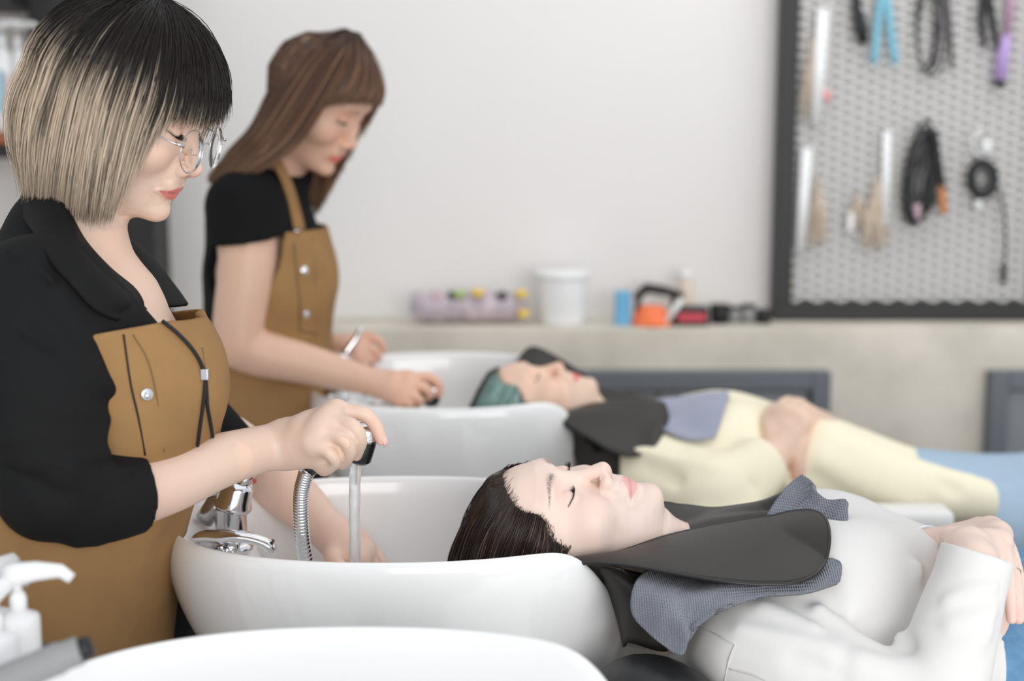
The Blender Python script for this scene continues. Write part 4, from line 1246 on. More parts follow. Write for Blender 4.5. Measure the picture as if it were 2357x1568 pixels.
# turned cuff edge
def collar(rows, th=.004, nm='collar', m='black_jacket', parent=None, n=(14, 34)):
    return sheet(nm, loft(rows, *n), m, parent, th)
def on_shirt(px, py, off, lim=None):
    p, g = hit(f_shirt1, px, py, 1.2, 2.2, off)
    q = P(px, py, lim if lim else 1.5)
    if p is None or (lim and p[1] > lim): return q
    return P(px, py, p[1])
def on_body(px, py, off, lim):
    p, g = hit(b1, px, py, 1.2, 2.2, off)
    return P(px, py, lim) if p is None else P(px, py, min(p[1], lim + .03))
collar([[P(85, 440, 1.72), P(66, 430, 1.62), P(112, 452, 1.555), P(150, 478, 1.535), on_body(195, 555, .006, 1.53), on_body(252, 618, .006, 1.53), on_body(310, 667, .006, 1.545), on_body(336, 712, .008, 1.56)],
        [P(70, 455, 1.74), P(52, 452, 1.60), P(96, 488, 1.520), P(146, 530, 1.495), on_shirt(192, 598, .014, 1.485), on_shirt(245, 650, .014, 1.49), on_shirt(292, 695, .012, 1.51), P(322, 722, 1.535)],
        [P(55, 470, 1.74), P(50, 490, 1.59), P(78, 535, 1.495), on_shirt(112, 592, .009, 1.47), on_shirt(160, 650, .009, 1.46), on_shirt(200, 696, .009, 1.465), on_shirt(232, 722, .009, 1.475), on_shirt(272, 736, .009, 1.50)]], parent=shirt1, n=(16, 46))
collar([[P(262, 548, 1.635), P(285, 600, 1.635), P(318, 648, 1.63), P(348, 700, 1.61)],
        [P(272, 535, 1.665), P(320, 580, 1.685), P(362, 645, 1.680), P(395, 705, 1.655)],
        [P(268, 530, 1.69), P(345, 590, 1.735), P(402, 660, 1.725), P(432, 702, 1.70)]], parent=shirt1)

# apron
ta = torso1(.017)
topz = P(440, 722, 1.60)[2]
def f_apron1(p):
    x, y, z = p[:, 0], p[:, 1], p[:, 2]
    base = ta(p) - .0016 * vnoise(p, 9, 3) - fold_a(p)
    d = np.abs(base) - .0038
    top = z - (topz + .06 * (1.6 - y) - .012 * np.clip((P(440, 722, 1.6)[0] - x) / .08, 0, 2))
    back = np.interp(z, [P(0, 1340, 1.45)[2], P(0, 1240, 1.45)[2], P(0, 900, 1.45)[2], P(0, 740, 1.45)[2]], [-.90, -.62, P(252, 900, 1.45)[0] - .03, P(236, 745, 1.46)[0]]) - x
    far = y - (1.715 + .25 * np.clip(z - .93, 0, 1) * 4)
    return np.maximum(d, np.maximum(far, np.maximum(top, np.maximum(back, .42 - z))))
fold_a = folds([(P(470, 780, 1.5), P(400, 900, 1.5), .003, .02), (P(250, 1300, 1.44), P(380, 1240, 1.5), .006, .03), (P(330, 1400, 1.46), P(180, 1330, 1.4), .006, .03)])
v, f = surf(f_apron1, .0030, np.array((-.95, 1.35, .41)), np.array((-.27, 1.90, 1.30)))
ap1 = mesh('apron', v, f, 'apron_cloth', st1)
fap = lambda p: f_apron1(p)
for (px, py) in ((277, 752), (338, 908)): snap(fap, px, py, ap1, .0066)
seam(fap, [(262, 758), (330, 742), (438, 726)], ap1, 'apron_seam', .0006)
seam(fap, [(306, 770), (340, 830), (362, 920), (378, 1040)], ap1, 'apron_seam', .0006)
seam(fap, [(284, 770), (300, 880), (318, 960), (334, 1048)], ap1, 'black_cord', .0011)
seam(fap, [(465, 800), (478, 900), (484, 1010)], ap1, 'apron_seam', .0008)
g_ = loft([[P(150, 560, 1.475), P(190, 640, 1.452), P(225, 700, 1.458), P(262, 756, 1.485)], [P(168, 560, 1.470), P(206, 630, 1.450), P(245, 700, 1.462), P(288, 748, 1.495)]], 6, 20)
sheet('strap', g_, 'apron_cloth', ap1, .003)
sf = [(0, 0)]
cd = [q_ for q_ in hits(fap, [(342, 728), (372, 742), (405, 768), (436, 800), (456, 830), (468, 862)], .0022)]
if len(cd) > 2:
    cdm = MB().tube(spline(cd, 30), .0021, 10).build('cord', 'black_cord', ap1)
    c0 = cd[-1]
    MB().box(c0 - (.0042, .004, .006), c0 + (.0042, .003, .006), .0012).build('cord_clip', 'chrome_soft', cdm, False)
    for pt in ([(470, 872), (466, 920), (458, 980), (452, 1025)], [(471, 872), (474, 930), (482, 975), (488, 1015)]):
        h_ = hits(fap, pt, .002)
        if len(h_) > 1: MB().tube(spline(np.vstack([[c0], h_]), 24), .0019, 10).build('cord_end', 'black_cord', cdm)
# trousers and shoes
tr_ = Body()
for s_ in (-1, 1):
    st_x = .075 if s_ > 0 else 0
    tr_.chain([np.array((-.58 + st_x, 1.63 + .115 * s_, .80)), np.array((-.575 + st_x, 1.625 + .12 * s_, .45)), np.array((-.59 + st_x, 1.62 + .12 * s_, .07))], [.104, .078, .060], .03)
tr_.cone((-.58, 1.53, .76), (-.58, 1.71, .76), .115, .115, .05)
v, f = surf(lambda p: np.maximum(tr_(p) - .002 * vnoise(p, 14), .06 - p[:, 2]), .008, *tr_.bounds()); mesh('trousers', v, f, 'trousers', st1)
for s_ in (-1, 1):
    sx_ = .075 if s_ > 0 else 0
    s0 = Body().chain([(-.625 + sx_, 1.62 + .12 * s_, .052), (-.53 + sx_, 1.62 + .125 * s_, .050), (-.435 + sx_, 1.62 + .133 * s_, .034)], [.044, .044, .036], .02)
    v, f = surf(lambda p: np.maximum(s0(p), .002 - p[:, 2]), .006, *s0.bounds()); mesh('shoe', v, f, 'shoe', st1)

# glasses
def glasses(Hd, parent):
    gl = bpy.data.objects.new('glasses', None); C.objects.link(gl); gl.parent = parent; gl.location = (0, 0, 0)
    r_ = .0245
    for sg in (-1, 1):
        c = np.array((.1085, sg * .0335, -.0135)); nx = np.array((.96, sg * .12, .22)); nx /= np.linalg.norm(nx)
        u = np.cross((0, 0, 1.0), nx); u /= np.linalg.norm(u); v_ = np.cross(nx, u)
        ring = [c + r_ * (u * math.cos(a) + v_ * math.sin(a)) for a in np.linspace(0, 2 * PI, 49)]
        rm = MB().tube(Hd.ws(ring), .00065, 8, cap=False).build('lens_rim', 'chrome_soft', gl)
        a0 = np.array(Hd.w(c)); ax = np.array(Hd.w(c + nx * .01)) - a0
        MB().lathe(a0, [(0, .0010), (r_ * .5 * Hd.s, .0008), (r_ * .985 * Hd.s, 0), (r_ * .985 * Hd.s, -.0008), (r_ * .5 * Hd.s, 0), (0, .0002)], 48, ax, cap=False).build('lens', 'lens', rm)
        hx = c + np.array((-.002, sg * .0245, .0075))
        MB().tube(Hd.ws(spline([hx, hx + np.array((-.012, sg * .0085, .001)), hx + np.array((-.05, sg * .0125, .002)), hx + np.array((-.105, sg * .010, .000))], 16)), .0009, 8).build('temple_arm', 'chrome_soft', gl)
        MB().tube(Hd.ws([hx + np.array((.001, 0, 0)), hx + np.array((-.008, sg * .006, .001))]), .0018, 8).build('hinge', 'chrome_soft', gl)
        MB().tube(Hd.ws(spline([c + np.array((-.001, -sg * .021, -.006)), c + np.array((-.006, -sg * .0225, -.008)), c + np.array((-.010, -sg * .0215, -.003))], 8)), .0005, 6).build('nose_pad_arm', 'chrome_soft', gl)
        MB().lathe(Hd.w(c + np.array((-.010, -sg * .0215, -.005))), [(0, -.0008), (.0035, -.0005), (.0035, .0005), (0, .0008)], 14, Hd.A @ np.array((.3, -sg * 1.0, 0))).build('nose_pad', 'lens', gl)
    MB().tube(Hd.ws(spline([(.1075, -.0105, -.008), (.1105, 0, -.004), (.1075, .0105, -.008)], 10)), .0008, 8).build('bridge', 'chrome_soft', gl)
    return gl
glasses(H1, st1)

# blonde bob
rng = np.random.default_rng(5)
def bob_path(phi, m, L=None, dr=0.0):
    """phi azimuth (n,), returns local paths (n,m,3)"""
    n = len(phi); s = np.linspace(0, 1, m)[None]
    ap = np.abs((phi + PI) % (2 * PI) - PI)
    sgn = np.sign(np.sin(phi) + 1e-9)
    zend = np.interp(ap, np.radians([0, 30, 44, 51, 60, 90, 130, 180]), [.022, .024, .018, -.050, -.112, -.128, -.136, -.138])
    if L is not None: zend = zend + L
    rx = np.where(ap < PI / 2, .108, .118) + dr; ry = .094 + dr; rz = .110 + dr
    thm = R(96)
    arc = .155; tot = arc + (0.0 - zend) ; tot = np.maximum(tot, .10)
    ln = s * tot[:, None]
    th = np.clip(ln / arc, 0, 1) * thm
    cx, cy = np.cos(phi)[:, None], np.sin(phi)[:, None]
    # crown part point slightly behind the top
    x = rx[:, None] * np.sin(th) * cx; y = ry * np.sin(th) * cy; z = .012 + rz * np.cos(th)
    over = np.maximum(ln - arc, 0)
    z = z - over
    f_ = np.clip(over / .13, 0, 1)
    side = np.clip((ap - R(50)) / R(30), 0, 1)[:, None]
    front = (1 - np.clip((ap - R(60)) / R(60), 0, 1))[:, None] * side
    x = x + front * .022 * f_ + np.clip((ap - R(100)) / R(60), 0, 1)[:, None] * (.010 * np.sin(f_ * PI) * -1 + .050 * f_ ** 2.2)
    y = y * (1 - .22 * f_ ** 2 * side) 
    bang = (ap < R(50))[:, None]
    x = np.where(bang, x + .004 * np.sin(np.clip(ln / .2, 0, 1) * PI), x)
    return np.stack([x, y, z + 0 * x], -1)
def bob_colours(path_local, rng, dark=(.016, .012, .010), mid=(.24, .165, .105), blond=(.70, .56, .425)):
    n, m, _ = path_local.shape
    z = path_local[..., 2]; x = path_local[..., 0]
    t0 = .050 + rng.normal(size=(n, 1)) * .016 - .045 * np.clip((x - .06) / .05, 0, 1)
    t0 = np.where((x[:, -1:] > .075) & (rng.random((n, 1)) < .34), .048, t0)
    w = np.clip((t0 - z) / .045, 0, 1); w = w * w * (3 - 2 * w)
    lo = rng.random((n, 1)); 
    w = w * np.where(lo < .16, .25, np.where(lo < .40, .72, 1))
    bl = np.array(blond)[None, None] * (.80 + .45 * rng.random((n, 1, 1))) * np.array((1, 1, 1))
    tip = np.clip((-.06 - z) / .07, 0, 1)[..., None]
    bl = bl * (1 - .28 * tip) + np.array(mid) * .28 * tip
    c = np.array(dark) * (1 - w[..., None]) + bl * w[..., None]
    return np.clip(c, 0, 1)
def hair_push(Hd, local, d): return push_out(Hd.ws(local.reshape(-1, 3)).reshape(local.shape), lambda p: Hd.f(p), d, 3)
n = 8200; m = 18
phi = rng.random(n) * 2 * PI
phi = np.where(rng.random(n) < .35, (rng.random(n) * 1.5 - 1.6) % (2 * PI), phi)     # denser on the seen side
cl = np.round(phi * 13) / 13 + .02 * rng.normal(size=n)
apn = np.abs((phi + PI) % (2 * PI) - PI); Lj = np.where(apn < R(48), rng.normal(size=n) * .007, rng.normal(size=n) * .0045 + np.abs(rng.normal(size=n)) * .003)
pl = bob_path(phi, m, Lj); pc = bob_path(cl, m, Lj)
s_ = np.linspace(0, 1, m)[None, :, None]
pl = pl * (1 - .35 * s_) + pc * .35 * s_ + rng.normal(size=(n, 1, 3)) * .0026 * (.3 + s_) 
pl = pl * (1 + (rng.random((n, 1, 1)) - .6) * .035) + np.sin(s_ * rng.uniform(3, 7, (n, 1, 1)) + rng.uniform(0, 6, (n, 1, 1))) * rng.normal(size=(n, 1, 3)) * .0021
dark_gap = (np.abs(np.mod(phi, .55) - .2) < .02)[:, None, None]
cut = (.90 + .10 * rng.random((n, 1, 1)))
col = bob_colours(pl, rng)
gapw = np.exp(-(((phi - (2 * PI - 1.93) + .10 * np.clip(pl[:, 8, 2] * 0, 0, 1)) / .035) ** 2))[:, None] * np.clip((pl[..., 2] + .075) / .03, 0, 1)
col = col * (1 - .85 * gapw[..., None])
wp_ = hair_push(H1, pl, .004)
V1, F1, K1 = strands(wp_, (.00026 + .00034 * rng.random(n)), col)
# the mass of hair under the outer strands
ph = np.linspace(0, 2 * PI, 181)[:-1]
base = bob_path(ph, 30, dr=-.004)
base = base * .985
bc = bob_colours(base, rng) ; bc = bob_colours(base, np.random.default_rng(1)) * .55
base_w = hair_push(H1, base, .003)
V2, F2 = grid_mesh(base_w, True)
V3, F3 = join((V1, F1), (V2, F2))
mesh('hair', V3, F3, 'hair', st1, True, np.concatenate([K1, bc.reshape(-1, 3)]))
# ---------------------------------------------------------------- the long haired stylist at the far basin
st2 = empty('person', (-.46, 2.60, 0), 'stylist with long straight brown hair, black t-shirt and tan bib apron', 'person')
H2 = Head((-.350, 2.56, 1.441), (.80, -.30, -.50), (.45, -.22, .865), 1.0, lips=(.84, .20, .15), skin=(.74, .44, .32),
          blush=(.80, .34, .26), brow=(.14, .08, .06), brow_a=.7, nose=.75, mouth=.0008)
def torso2(g):
    b = Body(); X = (1, 0, 0)
    pts = [P(585, 1180, 2.62), P(585, 1020, 2.62), P(605, 830, 2.62), P(612, 640, 2.61)]
    rr = [.165, .168, .145, .160]
    for i in range(3): b.cone(pts[i], pts[i + 1], rr[i] + g * 1.3, rr[i + 1] + g * 1.3, .05, (X, 1.42))
    for s_ in (-1, 1): b.ell(P(668, 640, 2.62 + .065 * s_), (.060 + g, .07 + g, .07 + g), .05)
    b.cone(P(570, 470, 2.485), P(570, 470, 2.755), .052 + g, .052 + g, .07)
    b.ell(P(600, 500, 2.62), (.085 + g, .12 + g, .075 + g), .05)
    return b
b2 = Body(); b2.P += torso2(-.012).P
b2.cone(P(600, 460, 2.61), P(668, 330, 2.58), .052, .047, .04)
b2.fn(H2, .02, H2.centre, H2.rad)
W3 = P(862, 880, 2.49)
b2.chain([P(560, 480, 2.475), P(566, 600, 2.44), P(548, 765, 2.425), P(572, 805, 2.43), P(690, 835, 2.455), P(790, 862, 2.475), W3], [.050, .047, .043, .042, .037, .030, .0225], .02, .05)
k3 = [P(938, 872, 2.50), P(940, 888, 2.482), P(932, 905, 2.472), P(920, 918, 2.470)]
f3 = [[k3[0], P(985, 868, 2.50), P(1008, 882, 2.50), P(1012, 908, 2.505)], [k3[1], P(972, 890, 2.475), P(990, 905, 2.485), P(985, 915, 2.50)],
      [k3[2], P(955, 912, 2.465), P(968, 925, 2.475), P(958, 932, 2.49)], [k3[3], P(938, 925, 2.462), P(945, 935, 2.47), P(932, 940, 2.485)]]
hand(b2, W3, k3, f3, [P(895, 878, 2.51), P(930, 895, 2.53), P(960, 905, 2.54), P(985, 905, 2.535)], None, wr=.023, palm_r=.0145, fr=.0086)
W4 = P(775, 800, 2.80)
b2.chain([P(590, 480, 2.765), P(610, 620, 2.83), P(640, 770, 2.85), P(700, 790, 2.83), W4], [.050, .044, .040, .034, .024], .02, .05)
k4 = [P(828, 790, 2.80), P(828, 800, 2.78), P(825, 812, 2.765), P(818, 822, 2.755)]
f4 = [[k4[0], P(855, 778, 2.80), P(875, 788, 2.80), P(882, 806, 2.80)], [k4[1], P(850, 800, 2.775), P(868, 815, 2.775), P(870, 828, 2.78)],
      [k4[2], P(842, 818, 2.76), P(856, 830, 2.76), P(855, 840, 2.765)], [k4[3], P(832, 830, 2.75), P(842, 840, 2.75), P(840, 848, 2.755)]]
hand(b2, W4, k4, f4, [P(800, 785, 2.81), P(825, 775, 2.82), P(850, 770, 2.825)], None, wr=.023, palm_r=.0145, fr=.0086)
for s_ in (-1, 1):
    b2.chain([np.array((-.47, 2.62 + .085 * s_, .76)), np.array((-.47, 2.62 + .09 * s_, .45)), np.array((-.48, 2.62 + .095 * s_, .09))], [.075, .052, .034], .03)
    b2.cone((-.50, 2.62 + .095 * s_, .05), (-.34, 2.62 + .105 * s_, .035), .034, .025, .02)
warm2 = [(c_[-1], .014, .4) for c_ in f3 + f4] + [(P(830, 800, 2.79), .06, .35), (P(920, 900, 2.48), .04, .15), (P(545, 800, 2.42), .05, .2)]
bl = [(H2.centre - .135, H2.centre + .135, .0026), (*box_of(W3, P(1010, 910, 2.5), pad=.04), .0024), (*box_of(W4, P(880, 830, 2.78), pad=.05), .0026),
      (*box_of(P(545, 560, 2.42), P(570, 800, 2.43), W3 - (.03, 0, 0), pad=.06), .0045), (*box_of(P(590, 600, 2.8), P(640, 770, 2.85), W4 - (.03, 0, 0), pad=.06), .006),
      (np.array((-.72, 2.38, .60)), np.array((-.33, 2.88, 1.40)), .008), (np.array((-.66, 2.42, -.02)), np.array((-.28, 2.82, .61)), .010)]
skin_mesh('body', b2, bl, skin_colour((.76, .47, .34), H2, warm2, (.82, .36, .28)), st2)
H2.lashes(st2, side=(-1,), n=20, ln=.008)
ts = Body(); ts.P += torso2(0).P
ts.chain([P(562, 478, 2.475), P(566, 600, 2.44)], [.060, .060], .02, .05)
ts.chain([P(590, 480, 2.765), P(606, 600, 2.825)], [.060, .058], .02, .05)
ts.cone(P(600, 470, 2.61), P(656, 375, 2.585), .064, .058, .03)
fo2 = folds([(P(500, 700, 2.45), P(640, 640, 2.45), .004, .02), (P(480, 600, 2.5), P(510, 780, 2.45), .004, .015)])
nt_, nn_ = P(672, 388, 2.585), P(668, 330, 2.58) - P(620, 440, 2.61); nn_ /= np.linalg.norm(nn_)
def f_ts(p):
    d = ts(p) - .0015 * vnoise(p, 15) - fo2(p)
    a = (p - P(568, 556, 2.44)) @ np.array((.12, .05, -1.0)); nr = (np.linalg.norm(p - P(568, 590, 2.44), axis=1) < .105) & (p[:, 1] < 2.51)
    d = np.where(nr, np.maximum(d, a), d)
    d = np.where((p[:, 1] > 2.75), np.maximum(d, P(0, 570, 2.8)[2] - p[:, 2]), d)
    nk = np.linalg.norm(p - nt_, axis=1) < .10
    d = np.where(nk, np.maximum(d, (p - nt_) @ nn_), d)
    return np.maximum(d, P(0, 860, 2.6)[2] - p[:, 2])
lo, hi = ts.bounds(); v, f = surf(f_ts, .0055, lo, hi); mesh('t_shirt', v, f, 'black_shirt', st2)
tap = torso2(.014)
bx = lambda px, py: P(px, py, 2.50)
zs_ = [bx(0, y)[2] for y in (1200, 860, 740, 690, 600, 520)]
xs_ = [-1.0, bx(480, 860)[0], bx(590, 740)[0], bx(622, 690)[0], bx(655, 600)[0], bx(664, 520)[0]]
fo3 = folds([(P(500, 930, 2.5), P(700, 900, 2.5), .004, .03), (P(560, 1000, 2.5), P(600, 1150, 2.5), .006, .03), (P(650, 1000, 2.5), P(660, 1150, 2.5), .006, .03)])
def f_ap2(p):
    base = tap(p) - fo3(p) - .0012 * vnoise(p, 9)
    d = np.abs(base) - .0038
    return np.maximum(d, np.maximum(p[:, 2] - P(0, 522, 2.6)[2], np.maximum(np.interp(p[:, 2], zs_, xs_) - p[:, 0], .42 - p[:, 2])))
v, f = surf(f_ap2, .0042, np.array((-.95, 2.30, .41)), np.array((-.26, 2.95, 1.25))); ap2 = mesh('apron', v, f, 'apron_cloth', st2)
for px, py in ((681, 532), (700, 622), (704, 724)): snap(f_ap2, px, py, ap2, .0075, 2.2, 3.0)
seam(f_ap2, [(676, 560), (684, 640), (690, 700), (690, 758)], ap2, 'apron_seam', .0016, 2.2, 3.0)
seam(f_ap2, [(718, 545), (724, 640), (728, 740)], ap2, 'apron_seam', .0010, 2.2, 3.0)
# hanging flap edge of the bib
seam(f_ap2, [(690, 762), (730, 768), (768, 756)], ap2, 'apron_seam', .0022, 2.2, 3.0)
def onf(f, px, py, off, lim):
    p, g = hit(f, px, py, 2.2, 3.1, off)
    return P(px, py, lim) if p is None else P(px, py, min(p[1], lim))
sheet('strap', loft([[P(600, 360, 2.60), onf(f_ts, 622, 372, .006, 2.53), onf(f_ts, 648, 420, .006, 2.53), onf(f_ts, 668, 480, .006, 2.53), onf(f_ts, 678, 535, .008, 2.52)],
                     [P(625, 355, 2.60), onf(f_ts, 648, 372, .006, 2.54), onf(f_ts, 672, 420, .006, 2.54), onf(f_ts, 690, 480, .006, 2.54), onf(f_ts, 702, 530, .008, 2.53)]], 6, 20), 'apron_cloth', ap2, .004)
tr_ = Body()
for s_ in (-1, 1):
    tr_.chain([np.array((-.47, 2.62 + .085 * s_, .76)), np.array((-.47, 2.62 + .09 * s_, .45)), np.array((-.48, 2.62 + .095 * s_, .07))], [.095, .070, .055], .03)
tr_.cone((-.47, 2.55, .78), (-.47, 2.69, .78), .12, .12, .05)
v, f = surf(lambda p: np.maximum(tr_(p) - .002 * vnoise(p, 14), .06 - p[:, 2]), .010, *tr_.bounds()); mesh('trousers', v, f, 'trousers', st2)
for s_ in (-1, 1):
    s1 = Body().chain([(-.51, 2.62 + .095 * s_, .052), (-.42, 2.62 + .10 * s_, .050), (-.32, 2.62 + .106 * s_, .034)], [.042, .042, .034], .02)
    v, f = surf(lambda p: np.maximum(s1(p), .002 - p[:, 2]), .008, *s1.bounds()); mesh('shoe', v, f, 'shoe', st2)

# long straight hair
rng = np.random.default_rng(11)
fr_ = lambda px, py, Y: P(px, py, Y)
outer_ = [fr_(792, 74, 2.56), fr_(705, 105, 2.545), fr_(636, 195, 2.53), fr_(583, 292, 2.515), fr_(530, 352, 2.50), fr_(486, 410, 2.49)]
G_near = [outer_,
          [fr_(798, 76, 2.545), fr_(725, 118, 2.50), fr_(662, 208, 2.475), fr_(606, 300, 2.465), fr_(548, 360, 2.465), fr_(490, 413, 2.465)],
          [fr_(803, 80, 2.53), fr_(752, 130, 2.48), fr_(694, 218, 2.458), fr_(636, 305, 2.455), fr_(580, 364, 2.455), fr_(510, 415, 2.455)],
          [fr_(808, 84, 2.52), fr_(775, 140, 2.472), fr_(724, 228, 2.455), fr_(668, 312, 2.455), fr_(612, 362, 2.450), fr_(545, 408, 2.450)],
          [fr_(812, 88, 2.515), fr_(795, 150, 2.468), fr_(748, 236, 2.458), fr_(700, 308, 2.462), fr_(652, 356, 2.460), fr_(590, 392, 2.455)]]
G_front = [[fr_(812, 86, 2.515), fr_(800, 150, 2.468), fr_(768, 205, 2.458), fr_(742, 245, 2.460)],
           [fr_(815, 86, 2.52), fr_(825, 145, 2.475), fr_(810, 200, 2.462), fr_(780, 238, 2.462)],
           [fr_(818, 86, 2.53), fr_(845, 150, 2.49), fr_(843, 200, 2.475), fr_(825, 236, 2.475)],
           [fr_(820, 84, 2.545), fr_(858, 152, 2.52), fr_(868, 205, 2.505), fr_(862, 240, 2.50)],
           [fr_(822, 84, 2.56), fr_(862, 150, 2.555), fr_(875, 205, 2.545), fr_(872, 240, 2.54)]]
G_far = [outer_,
         [fr_(800, 76, 2.58), fr_(720, 120, 2.62), fr_(660, 210, 2.64), fr_(610, 300, 2.63), fr_(555, 355, 2.60), fr_(500, 405, 2.56)],
         [fr_(806, 78, 2.60), fr_(760, 130, 2.65), fr_(700, 220, 2.665), fr_(660, 320, 2.66), fr_(640, 390, 2.66), fr_(600, 420, 2.66)],
         [fr_(815, 80, 2.61), fr_(800, 140, 2.655), fr_(760, 220, 2.665), fr_(720, 310, 2.665), fr_(705, 400, 2.665), fr_(698, 462, 2.665)],
         [fr_(818, 82, 2.605), fr_(835, 140, 2.645), fr_(815, 220, 2.655), fr_(765, 310, 2.66), fr_(735, 400, 2.66), fr_(722, 470, 2.66)],
         [fr_(820, 84, 2.595), fr_(852, 145, 2.63), fr_(850, 220, 2.64), fr_(800, 310, 2.65), fr_(752, 400, 2.65), fr_(740, 474, 2.65)],
         [fr_(822, 84, 2.58), fr_(862, 150, 2.60), fr_(872, 215, 2.60), fr_(868, 238, 2.60), fr_(862, 250, 2.605), fr_(858, 258, 2.61)]]
Vs, Fs, Ks = [], [], []
def add_hair(G, n, m, r, cfun, Hd, jit=.0022, layer=.006, base=True, d=.004, clump=.4):
    p, u = guide_hair(G, n, m, rng, jit, layer, Hd.O, clump)
    p = push_out(p, Hd.f, d, 3)
    V, F, K = strands(p, r * (.7 + .6 * rng.random(n)), cfun(p, u, Hd))
    out = [(V, F)]; K = [K]
    if base:
        gg = np.stack([resample(np.asarray(G), 26)[:, j] for j in range(26)], 1)
        gg = np.stack([spline(gg[:, j], 30) for j in range(26)], 1)
        gg = push_out(gg, Hd.f, d * .6, 3)
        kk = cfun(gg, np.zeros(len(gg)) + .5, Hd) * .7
        v1, f1 = sheet(None, gg, None, None, .003); out.append((v1, f1)); K.append(np.tile(kk.reshape(-1, 3), (2, 1)))
    V, F = join(*out); return V, F, np.concatenate(K)
def c_brown(p, u, Hd):
    n, m, _ = p.shape; s = np.linspace(0, 1, m)[None, :, None]
    r_ = rng.random((n, 1, 1))
    root, mid_, end = np.array((.045, .022, .014)), np.array((.105, .052, .032)), np.array((.20, .115, .070))
    c = root * (1 - np.clip(s / .3, 0, 1)) + mid_ * np.clip(s / .3, 0, 1)
    c = c * (1 - np.clip((s - .4) / .6, 0, 1)) + end * np.clip((s - .4) / .6, 0, 1)
    hl = np.where((r_ < .10), 1.0, 0) * np.clip(s / .15, 0, 1)
    u3 = np.asarray(u)[:, None, None]
    hl = np.maximum(hl, np.exp(-((u3 - 3.75) / .10) ** 2) * .9)
    c = c * (1 - .65 * hl) + np.array((.40, .22, .12)) * .65 * hl
    return np.clip(c * (.8 + .4 * rng.random((n, 1, 1))), 0, 1)
parts_ = [add_hair(G_near, 1500, 18, .0008, c_brown, H2), add_hair(G_front, 700, 12, .0008, c_brown, H2), add_hair(G_far, 1000, 16, .0009, c_brown, H2)]
V, F = join(*[(a, b) for a, b, c in parts_])
mesh('hair', V, F, 'hair', st2, True, np.concatenate([c for a, b, c in parts_]))
# ---------------------------------------------------------------- client in white on the near chair
c1 = empty('person', (.55, 1.68, .60), 'client with wet dark hair lying back in white shirt and blue jeans, eyes closed', 'person')
H3 = Head((.050, 1.660, .888), (.175, -.25, .952), (-.982, -.09, .155), 1.005, lips=(.86, .42, .40), skin=(.86, .665, .575),
          blush=(.90, .52, .43), brow=(.13, .08, .065), brow_a=1.15, nose=1.05, chin=.001)
def torso3(g):
    b = Body(); Z = (0, 0, 1)
    b.chain([(.275, 1.68, .808), (.38, 1.68, .812), (.50, 1.68, .785), (.62, 1.68, .755), (.74, 1.68, .735)], [.150 + g, .172 + g, .160 + g, .160 + g, .172 + g], .05, None, (Z, 1.55))
    b.cone((.278, 1.535, .800), (.278, 1.825, .800), .060 + g, .060 + g, .06)
    for s_ in (-1, 1): b.ell((.395, 1.68 + .075 * s_, .862), (.080 + g, .070 + g, .062 + g), .06)
    return b
E3 = np.array((.445, 1.435, .765)); W5 = P(2246, 1290, 1.475)
def arms3(b, g):
    b.chain([(.268, 1.52, .800), (.345, 1.465, .785), E3], [.060 + g, .056 + g, .050 + g], .04, .05)
    b.chain([E3, E3 * .45 + W5 * .55, W5], [.048 + g, .043 + g, .034 + g], .02)
    b.chain([(.268, 1.84, .800), (.34, 1.90, .790), (.44, 1.93, .79)], [.060 + g, .055 + g, .048 + g], .04, .05)
b3 = Body(); b3.P += torso3(-.012).P
b3.cone((.118, 1.662, .842), (.245, 1.68, .822), .052, .060, .03)
b3.fn(H3, .02, H3.centre, H3.rad)
b3.cone(H3.w((.045, 0, -.085)), H3.w((.005, 0, -.155)), .030, .034, .03)
b3.cone(H3.w((-.005, 0, -.085)), H3.w((-.015, 0, -.150)), .052, .050, .02)
arms3(b3, -.012)
W6 = P(2146, 1268, 1.665)
b3.chain([(.44, 1.93, .79), (.47, 1.80, .855), W6], [.040, .033, .0235], .02)
b3.chain([W5 + (0, 0, -.03), W5 + (0, .03, .004)], [.026, .0235], .02)
k5 = [P(2256, 1222, 1.640), P(2280, 1222, 1.615), P(2296, 1232, 1.590), P(2300, 1248, 1.565)]
f5 = [[k5[0], P(2298, 1236, 1.62), P(2326, 1290, 1.60), P(2345, 1345, 1.57)], [k5[1], P(2318, 1256, 1.59), P(2342, 1330, 1.56), P(2356, 1400, 1.53)],
      [k5[2], P(2322, 1285, 1.56), P(2338, 1360, 1.525), P(2344, 1424, 1.505)], [k5[3], P(2318, 1300, 1.54), P(2324, 1370, 1.51), P(2328, 1425, 1.495)]]
hand(b3, W6, k5, f5, [P(2190, 1240, 1.615), P(2225, 1262, 1.575), P(2262, 1290, 1.55), P(2285, 1310, 1.54)], None, wr=.0235, palm_r=.0145, fr=.0084)
k6 = [W5 + (.035, .085, -.005), W5 + (.040, .075, -.025), W5 + (.035, .06, -.042), W5 + (.02, .05, -.055)]
f6 = [[k, k + (.028, .03, -.015), k + (.045, .05, -.030)] for k in k6]
hand(b3, W5 + (0, .03, .004), k6, f6, [W5 + (0, .05, .0), W5 + (.0, .085, .0), W5 + (.01, .11, -.005)], None, wr=.0225, palm_r=.0140, fr=.0080)
for s_ in (-1, 1): b3.chain([(.74, 1.68 + .085 * s_, .72), (1.10, 1.68 + .10 * s_, .705), (1.16, 1.68 + .10 * s_, .69), (1.52, 1.68 + .11 * s_, .52)], [.080, .055, .052, .035], .03)
for s_ in (-1, 1): b3.cone((1.53, 1.68 + .11 * s_, .51), (1.60, 1.68 + .12 * s_, .62), .035, .026, .02)
warm3 = [(c_[-1], .016, .4) for c_ in f5] + [(k, .012, .2) for k in k5] + [(P(2150, 1240, 1.66), .03, .15)]
